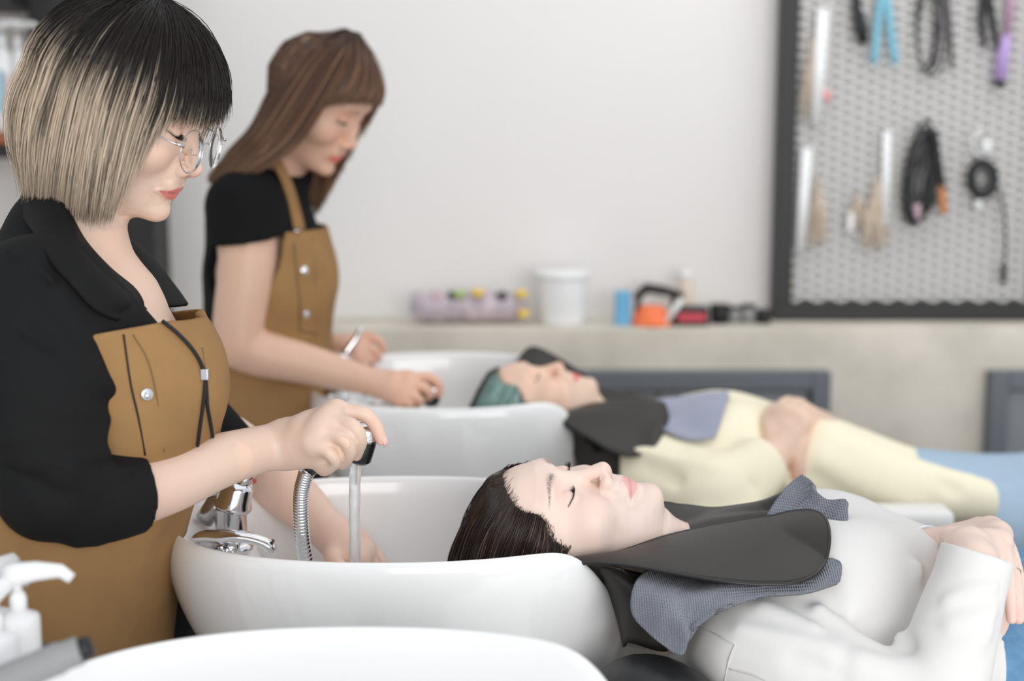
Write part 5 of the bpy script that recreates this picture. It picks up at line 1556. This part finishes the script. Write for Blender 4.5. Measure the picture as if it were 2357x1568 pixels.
bl = [(H3.centre - .14, H3.centre + .14, .0016), (*box_of(W6, *[q for c_ in f5 for q in c_], W5, pad=.035), .0020),
      (np.array((.10, 1.42, .66)), np.array((.66, 1.97, 1.0)), .006), (np.array((.60, 1.40, .42)), np.array((1.70, 1.97, .92)), .012)]
skin_mesh('body', b3, bl, skin_colour((.86, .635, .54), H3, warm3, (.88, .48, .42)), c1)
for sd in (-1, 1): H3.lashes(c1, side=(sd,), n=32, ln=.0088, r=.00022, down=.30)

# white shirt
s3 = Body(); s3.P += torso3(0).P
sl3 = Body(); arms3(sl3, .002)
sf3 = Body().chain([(.44, 1.93, .79), (.46, 1.83, .84), P(2118, 1285, 1.70)], [.048, .044, .036], .02)
s3.cone((.19, 1.68, .822), (.27, 1.68, .812), .062, .072, .04)
cA = W5 - (.0, -.004, -.004); cAn = W5 - (E3 * .45 + W5 * .55); cAn /= np.linalg.norm(cAn)
cB = P(2128, 1282, 1.69); cBn = cB - np.array((.46, 1.83, .84)); cBn /= np.linalg.norm(cBn)
pp3 = lambda x, y, Y: P(x, y, Y)
fo4 = folds([(pp3(1890, 1400, 1.50), pp3(2080, 1568, 1.44), .0105, .012), (pp3(1940, 1370, 1.50), pp3(2110, 1500, 1.44), -.0090, .010), (pp3(2010, 1400, 1.50), pp3(2090, 1490, 1.46), .0090, .009),
             (pp3(2120, 1300, 1.55), pp3(2150, 1400, 1.50), .0090, .010), (pp3(1900, 1290, 1.60), pp3(1960, 1420, 1.50), .0075, .016), (pp3(2040, 1240, 1.62), pp3(2140, 1340, 1.55), -.0045, .014),
             (pp3(1700, 1440, 1.47), pp3(1900, 1500, 1.44), .0075, .016), (pp3(1620, 1480, 1.47), pp3(1700, 1568, 1.44), -.0060, .010), (pp3(1760, 1400, 1.50), pp3(1870, 1440, 1.47), .0060, .012),
             (pp3(2170, 1380, 1.43), pp3(2290, 1350, 1.43), .0052, .008), (pp3(2190, 1440, 1.42), pp3(2320, 1400, 1.42), .0060, .010), (pp3(2150, 1520, 1.42), pp3(2300, 1450, 1.41), .0075, .012),
             (pp3(1980, 1520, 1.43), pp3(2140, 1568, 1.42), .0090, .012), (pp3(1830, 1520, 1.43), pp3(1990, 1590, 1.42), -.0075, .012)])
def f_shirt3(p):
    a = sl3(p); nr = np.linalg.norm(p - cA, axis=1) < .10
    a = np.where(nr, np.maximum(a, (p - cA) @ cAn), a)
    c = sf3(p); nr = np.linalg.norm(p - cB, axis=1) < .075
    c = np.where(nr, np.maximum(c, (p - cB) @ cBn), c)
    d = smin(smin(s3(p), a, .025), c, .012) - fo4(p) - .0020 * vnoise(p, 13, 2)
    d = np.maximum(d, p[:, 0] - .545 - .08 * np.abs(p[:, 1] - 1.68) - .004 * np.sin(p[:, 1] * 60))
    return np.maximum(d, .184 - p[:, 0])
lo, hi = np.minimum(s3.bounds()[0], sl3.bounds()[0]), np.maximum(np.maximum(s3.bounds()[1], sl3.bounds()[1]), sf3.bounds()[1]); v, f = surf(f_shirt3, .0040, lo, hi); shirt3 = mesh('shirt', v, f, 'white_cotton', c1)
# cuff band
cf = Body().chain([W5 - cAn * .052, W5 + cAn * .004], [.0405, .0390], .01)
def f_cuff(p): return np.maximum(np.maximum(cf(p) - .0006 * vnoise(p, 60), (p - cA) @ cAn - .003), -((p - cA) @ cAn) - .050)
v, f = surf(f_cuff, .0022, *box_of(W5, W5 - cAn * .06, pad=.05)); mesh('cuff', v, f, 'white_cotton', shirt3)
seam(f_shirt3, [(1600, 1438), (1650, 1462), (1690, 1484)], shirt3, 'seam_white', .0009, .9, 2.2)
seam(f_shirt3, [(1692, 1484), (1678, 1520), (1668, 1568)], shirt3, 'seam_white', .0009, .9, 2.2)
seam(f_shirt3, [(1680, 1540), (1740, 1556), (1800, 1590)], shirt3, 'seam_white', .0009, .9, 2.2)
# jeans
j3 = Body()
j3.chain([(.51, 1.68, .765), (.60, 1.68, .750), (.70, 1.68, .738), (.78, 1.68, .728)], [.150, .165, .178, .170], .04, None, ((0, 0, 1), 1.42))
for s_ in (-1, 1): j3.chain([(.76, 1.68 + .085 * s_, .725), (1.10, 1.68 + .10 * s_, .710), (1.18, 1.68 + .10 * s_, .69), (1.50, 1.68 + .11 * s_, .53)], [.092, .068, .064, .052], .04)
def f_j3(p): return np.maximum(np.maximum(j3(p) - .0025 * vnoise(p, 16), .515 - p[:, 0]), p[:, 0] - 1.49)
lo, hi = j3.bounds(); v, f = surf(f_j3, .006, lo, hi); jn3 = mesh('jeans', v, f, 'denim', c1)
for s_ in (-1, 1):
    s1 = Body().chain([(1.515, 1.68 + .11 * s_, .50), (1.56, 1.68 + .115 * s_, .58), (1.585, 1.68 + .12 * s_, .66)], [.044, .042, .032], .02)
    v, f = surf(s1, .008, *s1.bounds()); mesh('shoe', v, f, 'white_cotton', c1)
# bracelet and ring
bd_ = P(2176, 1254, 1.645) - W6; bd_ /= np.linalg.norm(bd_)
a_, u_, v_ = frame_of(bd_)
wc_ = W6 + bd_ * .001
MB().tube([wc_ + .0290 * (u_ * math.cos(t) + v_ * math.sin(t)) for t in np.linspace(0, 2 * PI, 41)], .0030, 10, cap=False, flat=.7).build('bracelet', 'chrome', c1)
m0 = f5[2][1] * .55 + f5[2][2] * .45; dd = f5[2][2] - f5[2][1]; a_, u_, v_ = frame_of(dd)
MB().tube([m0 + .0094 * (u_ * math.cos(t) + v_ * math.sin(t)) for t in np.linspace(0, 2 * PI, 33)], .0009, 8, cap=False).build('ring', 'gold_metal', c1)

# wet dark hair pulled back into the basin
rng = np.random.default_rng(21)
Gc = [[P(1186, 1106, 1.700), P(1140, 1118, 1.705), P(1100, 1160, 1.705), P(1068, 1225, 1.705), P(1046, 1300, 1.70), P(1040, 1390, 1.70)],
      [P(1172, 1118, 1.650), P(1130, 1140, 1.645), P(1092, 1190, 1.645), P(1064, 1250, 1.645), P(1046, 1320, 1.645), P(1040, 1400, 1.65)],
      [P(1172, 1135, 1.620), P(1142, 1165, 1.610), P(1112, 1210, 1.608), P(1090, 1265, 1.608), P(1078, 1330, 1.61), P(1072, 1405, 1.62)],
      [P(1184, 1165, 1.595), P(1165, 1195, 1.590), P(1145, 1235, 1.585), P(1128, 1285, 1.585), P(1118, 1340, 1.59), P(1112, 1410, 1.60)],
      [P(1206, 1182, 1.585), P(1196, 1215, 1.578), P(1182, 1255, 1.574), P(1168, 1300, 1.576), P(1160, 1345, 1.58), P(1155, 1410, 1.59)],
      [P(1240, 1190, 1.580), P(1232, 1222, 1.574), P(1220, 1262, 1.570), P(1208, 1305, 1.572), P(1200, 1345, 1.575), P(1195, 1410, 1.585)],
      [P(1254, 1212, 1.580), P(1252, 1245, 1.574), P(1246, 1275, 1.570), P(1240, 1310, 1.572), P(1235, 1345, 1.575), P(1232, 1410, 1.585)],
      [P(1262, 1240, 1.582), P(1264, 1262, 1.578), P(1264, 1285, 1.575), P(1262, 1312, 1.576), P(1260, 1345, 1.58), P(1258, 1400, 1.59)],
      [P(1304, 1262, 1.590), P(1298, 1280, 1.584), P(1292, 1298, 1.582), P(1286, 1318, 1.583), P(1282, 1345, 1.585), P(1280, 1390, 1.59)]]
Gl = [[H3.loc(np.array(q)[None])[0] for q in g_] for g_ in Gc]
def mirror(G): return [[q * np.array((1, -1, 1)) for q in g_] for g_ in G]
def c_wet(dark, hi):
    def c(p, u, Hd):
        n, m, _ = p.shape
        c_ = np.array(dark)[None, None] * (.6 + .9 * rng.random((n, 1, 1))) * np.ones((1, m, 1))
        k = rng.random((n, 1, 1)) < .10
        return np.where(k, np.array(hi)[None, None] * np.ones((1, m, 1)), c_)
    return c
def wet_hair(Hd, parent, cf_, n=2600, r=.0006, grav=0.0):
    A = [[Hd.w(q) for q in g_] for g_ in Gl]
    far = [[Hd.w(q) for q in g_] for g_ in mirror(Gl)][1:]
    full = A[::-1][:-1] + [A[0]] + far
    V1, F1, K1 = add_hair(A, n, 16, r, cf_, Hd, .0016, .004, True, .0035, .5)
    V2, F2, K2 = add_hair([A[0]] + far, n // 3, 14, r * 1.3, cf_, Hd, .0016, .004, True, .0035, .5)
    # short fine hairs along the hairline
    g0 = np.array([g_[0] for g_ in A]); g1 = np.array([g_[1] for g_ in A])
    k = 260; t = rng.random(k) * (len(A) - 1.001); i = t.astype(int); fr = (t - i)[:, None]
    s0 = g0[i] * (1 - fr) + g0[i + 1] * fr; d0 = (g1[i] * (1 - fr) + g1[i + 1] * fr) - s0
    fw = Hd.A[:, 0] * .004 - Hd.A[:, 2] * .007
    st_ = s0 + fw * rng.random((k, 1)) + rng.normal(size=(k, 3)) * .0012
    pth = np.stack([st_, st_ + d0 * .35 + rng.normal(size=(k, 3)) * .0012, st_ + d0 * .8 + rng.normal(size=(k, 3)) * .002], 1)
    pth = push_out(resample(pth, 8), Hd.f, .0008, 3)
    V3, F3, K3 = strands(pth, np.full(k, .00022), cf_(pth, None, Hd))
    V, F = join((V1, F1), (V2, F2), (V3, F3))
    return mesh('hair', V, F, 'hair_wet', parent, True, np.concatenate([K1, K2, K3]))
wet_hair(H3, c1, c_wet((.028, .016, .012), (.16, .10, .075)))

# ---------------------------------------------------------------- client in yellow on the far chair
c2 = empty('person', (.62, 2.62, .60), 'client with teal tinted hair lying back in pale yellow blouse, hands clasped', 'person')
H4 = Head((.031, 2.600, .853), (.165, -.085, .980), (-.986, .03, .160), .985, lips=(.80, .20, .18), skin=(.84, .585, .45),
          blush=(.86, .42, .32), brow=(.30, .17, .12), brow_a=.45, nose=.82)
dY = .94
def torso4(g):
    b = Body(); Z = (0, 0, 1)
    b.chain([(.265, 2.62, .775), (.38, 2.62, .775), (.52, 2.62, .755), (.68, 2.62, .695), (.84, 2.62, .650)], [.145 + g, .168 + g, .158 + g, .158 + g, .168 + g], .05, None, (Z, 1.62))
    b.cone((.255, 2.475, .765), (.255, 2.765, .765), .058 + g, .058 + g, .06)
    for s_ in (-1, 1): b.ell((.40, 2.62 + .07 * s_, .815), (.075 + g, .066 + g, .058 + g), .06)
    return b
E4 = P(1640, 1150, 2.385); W7 = P(1800, 1030, 2.46)
b4 = Body(); b4.P += torso4(-.012).P
b4.cone((.10, 2.60, .81), (.235, 2.62, .79), .050, .056, .03)
b4.fn(H4, .02, H4.centre, H4.rad)
b4.cone(H4.w((.045, 0, -.085)), H4.w((.005, 0, -.150)), .030, .034, .03)
b4.cone(H4.w((-.005, 0, -.085)), H4.w((-.015, 0, -.150)), .050, .048, .02)
b4.chain([(.255, 2.465, .765), (.33, 2.40, .75), E4], [.050, .046, .042], .04, .05)
b4.chain([E4, P(1740, 1090, 2.42), W7], [.040, .036, .027], .02)
k7 = [P(1790, 955, 2.50), P(1812, 950, 2.49), P(1835, 958, 2.48), P(1850, 972, 2.47)]
f7 = [[k7[0], P(1800, 930, 2.53), P(1818, 922, 2.56), P(1832, 930, 2.58)], [k7[1], P(1825, 928, 2.53), P(1845, 928, 2.56), P(1858, 940, 2.58)],
      [k7[2], P(1852, 940, 2.52), P(1868, 948, 2.55), P(1878, 962, 2.57)], [k7[3], P(1868, 958, 2.50), P(1882, 970, 2.53), P(1888, 985, 2.55)]]
hand(b4, W7, k7, f7, [P(1775, 1000, 2.47), P(1765, 970, 2.50), P(1772, 945, 2.53), P(1782, 935, 2.55)], None, wr=.025, palm_r=.0155, fr=.0088)
W8 = P(1890, 985, 2.62)
b4.chain([(.255, 2.775, .765), (.36, 2.86, .75), (.52, 2.88, .755), (.60, 2.78, .80), W8], [.050, .046, .042, .032, .024], .02, .05)
k8 = [P(1858, 975, 2.52), P(1866, 990, 2.50), P(1870, 1008, 2.49), P(1870, 1025, 2.485)]
f8 = [[k8[0], P(1835, 1000, 2.46), P(1822, 1040, 2.45), P(1820, 1075, 2.45)], [k8[1], P(1850, 1015, 2.455), P(1838, 1055, 2.44), P(1830, 1095, 2.44)],
      [k8[2], P(1858, 1035, 2.455), P(1848, 1075, 2.44), P(1838, 1110, 2.44)], [k8[3], P(1864, 1052, 2.46), P(1856, 1088, 2.445), P(1850, 1115, 2.445)]]
hand(b4, W8, k8, f8, [P(1870, 955, 2.57), P(1840, 945, 2.52), P(1805, 960, 2.49), P(1775, 985, 2.475)], None, wr=.025, palm_r=.0155, fr=.0088)
for s_ in (-1, 1):
    b4.chain([(.82, 2.62 + .085 * s_, .64), (1.14, 2.62 + .10 * s_, .685), (1.20, 2.62 + .10 * s_, .70), (1.54, 2.62 + .11 * s_, .55)], [.078, .055, .052, .035], .03)
    b4.cone((1.55, 2.62 + .11 * s_, .54), (1.62, 2.62 + .12 * s_, .65), .035, .026, .02)
warm4 = [(c_[-1], .02, .4) for c_ in f7 + f8] + [(P(1850, 990, 2.5), .05, .18)]
bl = [(H4.centre - .14, H4.centre + .14, .0026), (*box_of(W7, W8, *[q for c_ in f7 + f8 for q in c_], pad=.04), .0028),
      (np.array((.10, 2.32, .62)), np.array((.70, 2.95, .95)), .007), (np.array((.66, 2.35, .42)), np.array((1.72, 2.95, .90)), .012)]
skin_mesh('body', b4, bl, skin_colour((.84, .585, .45), H4, warm4, (.86, .42, .34)), c2)
for sd in (-1, 1): H4.lashes(c2, side=(sd,), n=24, ln=.008)

s4 = Body(); s4.P += torso4(.006).P
s4.chain([(.255, 2.465, .765), (.33, 2.395, .75), E4], [.068, .070, .066], .04, .05)
sn4 = Body().chain([E4, P(1720, 1100, 2.41), P(1760, 1062, 2.43)], [.064, .056, .050], .03)
sf4 = Body().chain([(.255, 2.775, .765), (.36, 2.87, .75), (.52, 2.885, .755), (.585, 2.80, .79)], [.066, .060, .056, .050], .03, .05)
s4.chain([P(1900, 1070, 2.50), P(2060, 1120, 2.45), P(2260, 1150, 2.44)], [.080, .062, .038], .05, .05)
s4.cone((.19, 2.62, .79), (.25, 2.62, .775), .066, .09, .04)
cC = P(1768, 1056, 2.43); cCn = W7 - P(1720, 1100, 2.41); cCn /= np.linalg.norm(cCn)
fo5 = folds([(P(1400, 1040, 2.42), P(1560, 1110, 2.36), -.013, .012), (P(1430, 1020, 2.43), P(1640, 1080, 2.36), .013, .016), (P(1600, 1040, 2.42), P(1700, 1100, 2.38), .010, .014),
             (P(1580, 1180, 2.36), P(1720, 1120, 2.36), -.011, .014), (P(1900, 1010, 2.48), P(2140, 1110, 2.42), .011, .018), (P(1890, 1060, 2.44), P(2100, 1170, 2.40), .014, .016),
             (P(1960, 1040, 2.46), P(2200, 1130, 2.40), -.008, .014), (P(1880, 1100, 2.42), P(2000, 1190, 2.38), -.011, .014), (P(1700, 960, 2.55), P(1750, 1020, 2.47), .006, .015)])
def f_bl(p):
    a = sn4(p); nr = np.linalg.norm(p - cC, axis=1) < .085
    a = np.where(nr, np.maximum(a, (p - cC) @ cCn), a)
    c = np.maximum(sf4(p), p[:, 0] - .585)
    d = smin(smin(s4(p), a, .03), c, .03) - fo5(p) - .003 * vnoise(p, 12, 5)
    d = np.maximum(d, p[:, 0] - (.79 + .06 * np.clip((2.62 - p[:, 1]) / .2, -1, 1)))
    return np.maximum(d, .19 - p[:, 0])
lo, hi = np.minimum(s4.bounds()[0], sn4.bounds()[0]), np.maximum(s4.bounds()[1], sf4.bounds()[1]); v, f = surf(f_bl, .0055, lo, hi); mesh('blouse', v, f, 'cream_cotton', c2)
j4 = Body()
j4.chain([(.74, 2.62, .668), (.84, 2.62, .650), (.92, 2.62, .645)], [.160, .172, .160], .04, None, ((0, 0, 1), 1.35))
for s_ in (-1, 1): j4.chain([(.86, 2.62 + .085 * s_, .645), (1.14, 2.62 + .10 * s_, .690), (1.22, 2.62 + .10 * s_, .70), (1.52, 2.62 + .11 * s_, .56)], [.098, .075, .068, .054], .04)
def f_j4(p): return np.maximum(np.maximum(j4(p) - .003 * vnoise(p, 14), .72 - p[:, 0]), p[:, 0] - 1.51)
lo, hi = j4.bounds(); v, f = surf(f_j4, .008, lo, hi); mesh('jeans', v, f, 'denim_pale', c2)
for s_ in (-1, 1):
    s1 = Body().chain([(1.535, 2.62 + .11 * s_, .53), (1.58, 2.62 + .115 * s_, .61), (1.605, 2.62 + .12 * s_, .69)], [.044, .042, .032], .02)
    v, f = surf(s1, .010, *s1.bounds()); mesh('shoe', v, f, 'white_cotton', c2)
def c_teal(p, u, Hd):
    n, m, _ = p.shape
    c_ = np.array((.020, .022, .020))[None, None] * (.6 + .9 * rng.random((n, 1, 1))) * np.ones((1, m, 1))
    if u is None: return c_
    uu = np.asarray(u)[:, None, None]
    w_ = np.clip((uu - 1.6) / .9, 0, 1) * (rng.random((n, 1, 1)) < .85)
    tl = np.array((.30, .46, .42)) * (.75 + .5 * rng.random((n, 1, 1))) * np.ones((1, m, 1))
    return c_ * (1 - w_) + tl * w_
def c_teal_far(p, u, Hd): return c_teal(p, None, Hd)
wet_hair(H4, c2, c_teal, 1500, .0009)

# ---------------------------------------------------------------- towels and neck capes
tw = empty('towel', (.30, 1.62, .80), 'blue grey woven towel tucked under the black cape of the client in white', 'towel')
def on3(px, py, off, lim=1.9): 
    p, g = hit(f_shirt3, px, py, .9, lim, off)
    return P(px, py, 1.6) if p is None else p
g_ = loft([[P(1505, 1300, 1.60), P(1462, 1345, 1.515), P(1455, 1410, 1.485), P(1490, 1455, 1.465), P(1545, 1500, 1.445)],
           [P(1560, 1320, 1.59), P(1540, 1365, 1.500), P(1545, 1410, 1.465), P(1562, 1450, 1.450), P(1572, 1505, 1.442)],
           [P(1620, 1325, 1.58), P(1590, 1370, 1.495), P(1580, 1415, 1.470), P(1590, 1450, 1.455), P(1585, 1470, 1.448)],
           [P(1680, 1325, 1.56), P(1680, 1350, 1.500), P(1655, 1385, 1.478), P(1632, 1410, 1.470), P(1604, 1440, 1.455)],
           [P(1760, 1320, 1.545), P(1765, 1345, 1.508), P(1760, 1365, 1.495), P(1745, 1372, 1.492), P(1720, 1378, 1.488)],
           [P(1860, 1310, 1.550), P(1868, 1335, 1.520), P(1872, 1350, 1.508), P(1865, 1358, 1.503), P(1850, 1366, 1.498)],
           [P(1890, 1290, 1.545), P(1918, 1292, 1.545), P(1936, 1300, 1.535), P(1936, 1330, 1.518), P(1928, 1342, 1.512)]], 70, 34)
g_ = push_out(g_, f_shirt3, .005, 4)
g_ = g_ + .0016 * vnoise(g_.reshape(-1, 3), 45)[:, None].reshape(g_.shape[:2] + (1,)) * np.array((0, -.5, .9))
sheet('towel_fold', g_, 'towel', tw, .006)
g_ = loft([[P(1765, 1190, 1.66), P(1790, 1150, 1.685), P(1820, 1115, 1.70), P(1848, 1094, 1.70)],
           [P(1800, 1195, 1.65), P(1830, 1165, 1.668), P(1855, 1135, 1.680), P(1872, 1112, 1.685)],
           [P(1835, 1200, 1.64), P(1850, 1180, 1.645), P(1865, 1155, 1.655), P(1876, 1128, 1.66)],
           [P(1870, 1215, 1.625), P(1880, 1195, 1.63), P(1895, 1175, 1.64), P(1905, 1152, 1.65)],
           [P(1900, 1240, 1.60), P(1918, 1215, 1.61), P(1936, 1185, 1.62), P(1945, 1152, 1.635)],
           [P(1905, 1255, 1.59), P(1928, 1235, 1.595), P(1950, 1205, 1.61), P(1951, 1158, 1.63)]], 50, 26)
g_ = g_ + .0012 * vnoise(g_.reshape(-1, 3), 50)[:, None].reshape(g_.shape[:2] + (1,)) * np.array((0, -.7, .7))
sheet('towel_corner', g_, 'towel', tw, .0055)
cape = empty('neck_cape', (.30, 1.62, .86), 'black vinyl neck cape with a rounded tongue on the chest of the client in white', 'cape')
up_e = [P(1296, 1296, 1.578), P(1370, 1284, 1.590), P(1440, 1266, 1.605), P(1530, 1236, 1.625), P(1630, 1212, 1.640), P(1720, 1196, 1.648), P(1800, 1186, 1.648), P(1860, 1184, 1.642), P(1911, 1190, 1.632)]
lo_e = [P(1300, 1300, 1.555), P(1375, 1296, 1.545), P(1455, 1303, 1.530), P(1550, 1320, 1.508), P(1645, 1336, 1.492), P(1735, 1345, 1.486), P(1815, 1344, 1.490), P(1874, 1334, 1.500), P(1911, 1322, 1.510)]
nu = 80
ss = 1 - (1 - np.linspace(0, 1, nu)) ** 1.5
def along(e):
    q = spline(e, 400); return np.stack([np.interp(ss, np.linspace(0, 1, 400), q[:, k]) for k in range(3)], 1)
Ue, Le = along(up_e), along(lo_e)
fc = np.where(ss > .74, np.sqrt(np.clip(1 - ((ss - .74) / .26) ** 2.3, 0, 1)), 1)[:, None, None]
vv = np.linspace(-1, 1, 28)[None, :, None]
Cn = ((Ue + Le) / 2)[:, None]; Hf = ((Ue - Le) / 2)[:, None]
G_ = Cn + Hf * vv * np.maximum(fc, .02) + np.array((0, 0, .006)) * (1 - vv ** 2) * fc
G_ = push_out(G_, f_shirt3, .010)
sheet('cape_tongue', G_, 'vinyl', cape, .0026)
edge = np.concatenate([G_[:, 0], G_[::-1, -1]])
keep = [0]
for i in range(1, len(edge)):
    if np.linalg.norm(edge[i] - edge[keep[-1]]) > .003: keep.append(i)
MB().tube(spline(edge[keep], 220), .0021, 8).build('edge_binding', 'vinyl_edge', cape)
# far tongue behind the chin, its end curling up
ft_u = [P(1400, 1240, 1.74), P(1500, 1163, 1.755), P(1570, 1163, 1.762), P(1640, 1170, 1.755), P(1700, 1164, 1.735), P(1755, 1154, 1.722), P(1802, 1135, 1.712)]
ft_m = [P(1400, 1270, 1.71), P(1500, 1215, 1.705), P(1570, 1206, 1.705), P(1640, 1202, 1.702), P(1700, 1192, 1.695), P(1755, 1180, 1.688), P(1798, 1164, 1.682)]
ft_l = [P(1400, 1290, 1.67), P(1490, 1262, 1.650), P(1570, 1240, 1.650), P(1640, 1228, 1.655), P(1700, 1214, 1.658), P(1755, 1205, 1.660), P(1790, 1197, 1.662)]
ft_g = push_out(loft([ft_u, ft_m, ft_l], 20, 60), f_shirt3, .004)
ft_g = ft_g + np.array((0, 0, 1.0)) * (.0035 * np.sin(np.linspace(0, 3 * PI, 20))[:, None, None] * np.linspace(0, 1, 60)[None, :, None])
sheet('far_tongue', ft_g, 'vinyl', cape, .0026)
MB().tube(ft_g[0], .0018, 8).build('edge_binding', 'vinyl_edge', cape)
# the part of the cape lying under the neck and over the rim
nb = [[P(1300, 1298, 1.560), P(1375, 1296, 1.552), P(1430, 1310, 1.545)], [P(1330, 1310, 1.60), P(1400, 1330, 1.60), P(1460, 1345, 1.60)],
      [P(1330, 1300, 1.68), P(1400, 1330, 1.69), P(1470, 1345, 1.70)], [P(1330, 1250, 1.76), P(1400, 1262, 1.77), P(1470, 1262, 1.78)]]
sheet('neck_band', loft(nb, 26, 16), 'vinyl', cape, .003)
g_ = loft([[P(1430, 1310, 1.545), P(1470, 1345, 1.56), P(1490, 1400, 1.56)], [P(1470, 1345, 1.64), P(1510, 1390, 1.64), P(1530, 1440, 1.64)], [P(1490, 1290, 1.76), P(1540, 1310, 1.78), P(1580, 1330, 1.80)]], 12, 12)
sheet('cape_back', g_, 'vinyl', cape, .003)

tw2 = empty('towel', (.33, 2.55, .84), 'pale lilac grey towel showing below the black cape of the client in yellow', 'towel')
def on4(px, py, off, lim=2.9):
    p, g = hit(f_bl, px, py, 2.0, lim, off)
    return P(px, py, 2.56) if p is None else p
g_ = loft([[P(1500, 930, 2.60), P(1560, 920, 2.62), P(1620, 910, 2.63), P(1672, 903, 2.63)],
           [P(1500, 955, 2.54), P(1560, 948, 2.56), P(1620, 940, 2.57), P(1678, 925, 2.59)],
           [P(1500, 985, 2.49), P(1560, 980, 2.50), P(1615, 972, 2.51), P(1668, 962, 2.52)],
           [P(1500, 1008, 2.50), P(1552, 1014, 2.460), P(1610, 1015, 2.455), P(1645, 1008, 2.46)]], 30, 30)
g_ = push_out(g_, f_bl, .006, 4)
g_ += (.003 * np.sin(np.linspace(0, 14, 30))[:, None, None]) * np.array((0, -.5, .8))
sheet('towel_fold', g_, 'towel_pale', tw2, .007)
g_ = loft([[P(1352, 1303, 1.600), P(1392, 1350, 1.590), P(1418, 1410, 1.585), P(1436, 1490, 1.58)], [P(1385, 1303, 1.560), P(1425, 1345, 1.545), P(1445, 1400, 1.54), P(1452, 1480, 1.535)], [P(1480, 1322, 1.560), P(1500, 1360, 1.54), P(1520, 1420, 1.525), P(1530, 1500, 1.52)], [P(1590, 1350, 1.550), P(1600, 1380, 1.53), P(1600, 1420, 1.515), P(1590, 1470, 1.51)]], 16, 16)
sheet('cape_side', g_, 'vinyl', cape, .003)
cape2 = empty('neck_cape', (.26, 2.55, .85), 'black vinyl neck cape round the neck of the client in yellow', 'cape')
u2 = [P(1235, 952, 2.505), P(1300, 948, 2.52), P(1365, 930, 2.545), P(1430, 924, 2.560), P(1490, 924, 2.565), P(1525, 926, 2.560), P(1536, 945, 2.54)]
l2 = [P(1236, 954, 2.50), P(1290, 968, 2.48), P(1345, 1000, 2.445), P(1400, 1034, 2.420), P(1455, 1050, 2.410), P(1505, 1028, 2.430), P(1538, 965, 2.51)]
m2_ = [a * .5 + b * .5 + (0, 0, .006) for a, b in zip(u2, l2)]
sheet('cape_tongue', loft([u2, m2_, l2], 20, 50), 'vinyl', cape2, .004)
MB().tube(spline(l2, 50), .0028, 8).build('edge_binding', 'vinyl_edge', cape2)
u3 = [P(1360, 890, 2.69), P(1420, 898, 2.70), P(1480, 912, 2.70), P(1530, 924, 2.68)]
l3 = [P(1360, 945, 2.60), P(1420, 945, 2.60), P(1480, 942, 2.60), P(1530, 936, 2.60)]
sheet('far_tongue', loft([u3, [a * .5 + b * .5 - (0, 0, .008) for a, b in zip(u3, l3)], l3], 10, 24), 'vinyl', cape2, .004)
# back flap standing up behind the head
u4 = [P(1185, 835, 2.76), P(1210, 805, 2.785), P(1235, 800, 2.79), P(1275, 818, 2.785), P(1320, 845, 2.77), P(1345, 860, 2.75)]
l4 = [P(1180, 870, 2.72), P(1215, 870, 2.72), P(1245, 872, 2.72), P(1280, 880, 2.72), P(1320, 890, 2.72), P(1350, 900, 2.71)]
sheet('far_flap', loft([u4, [a * .5 + b * .5 + (0, .01, 0) for a, b in zip(u4, l4)], l4], 10, 30), 'vinyl', cape2, .005)
g_ = loft([[P(1236, 954, 2.50), P(1310, 985, 2.47), P(1370, 1035, 2.45)], [P(1260, 965, 2.56), P(1330, 1000, 2.56), P(1380, 1060, 2.56)], [P(1290, 940, 2.70), P(1340, 950, 2.70), P(1400, 970, 2.70)]], 14, 16)
sheet('neck_band', g_, 'vinyl', cape2, .004)

g_ = loft([[P(1262, 966, 2.53), P(1318, 1040, 2.51), P(1338, 1130, 2.50)], [P(1340, 1005, 2.49), P(1380, 1070, 2.47), P(1395, 1130, 2.46)], [P(1420, 1044, 2.455), P(1440, 1085, 2.44), P(1440, 1120, 2.44)]], 14, 14)
sheet('cape_side', g_, 'vinyl', cape2, .004)
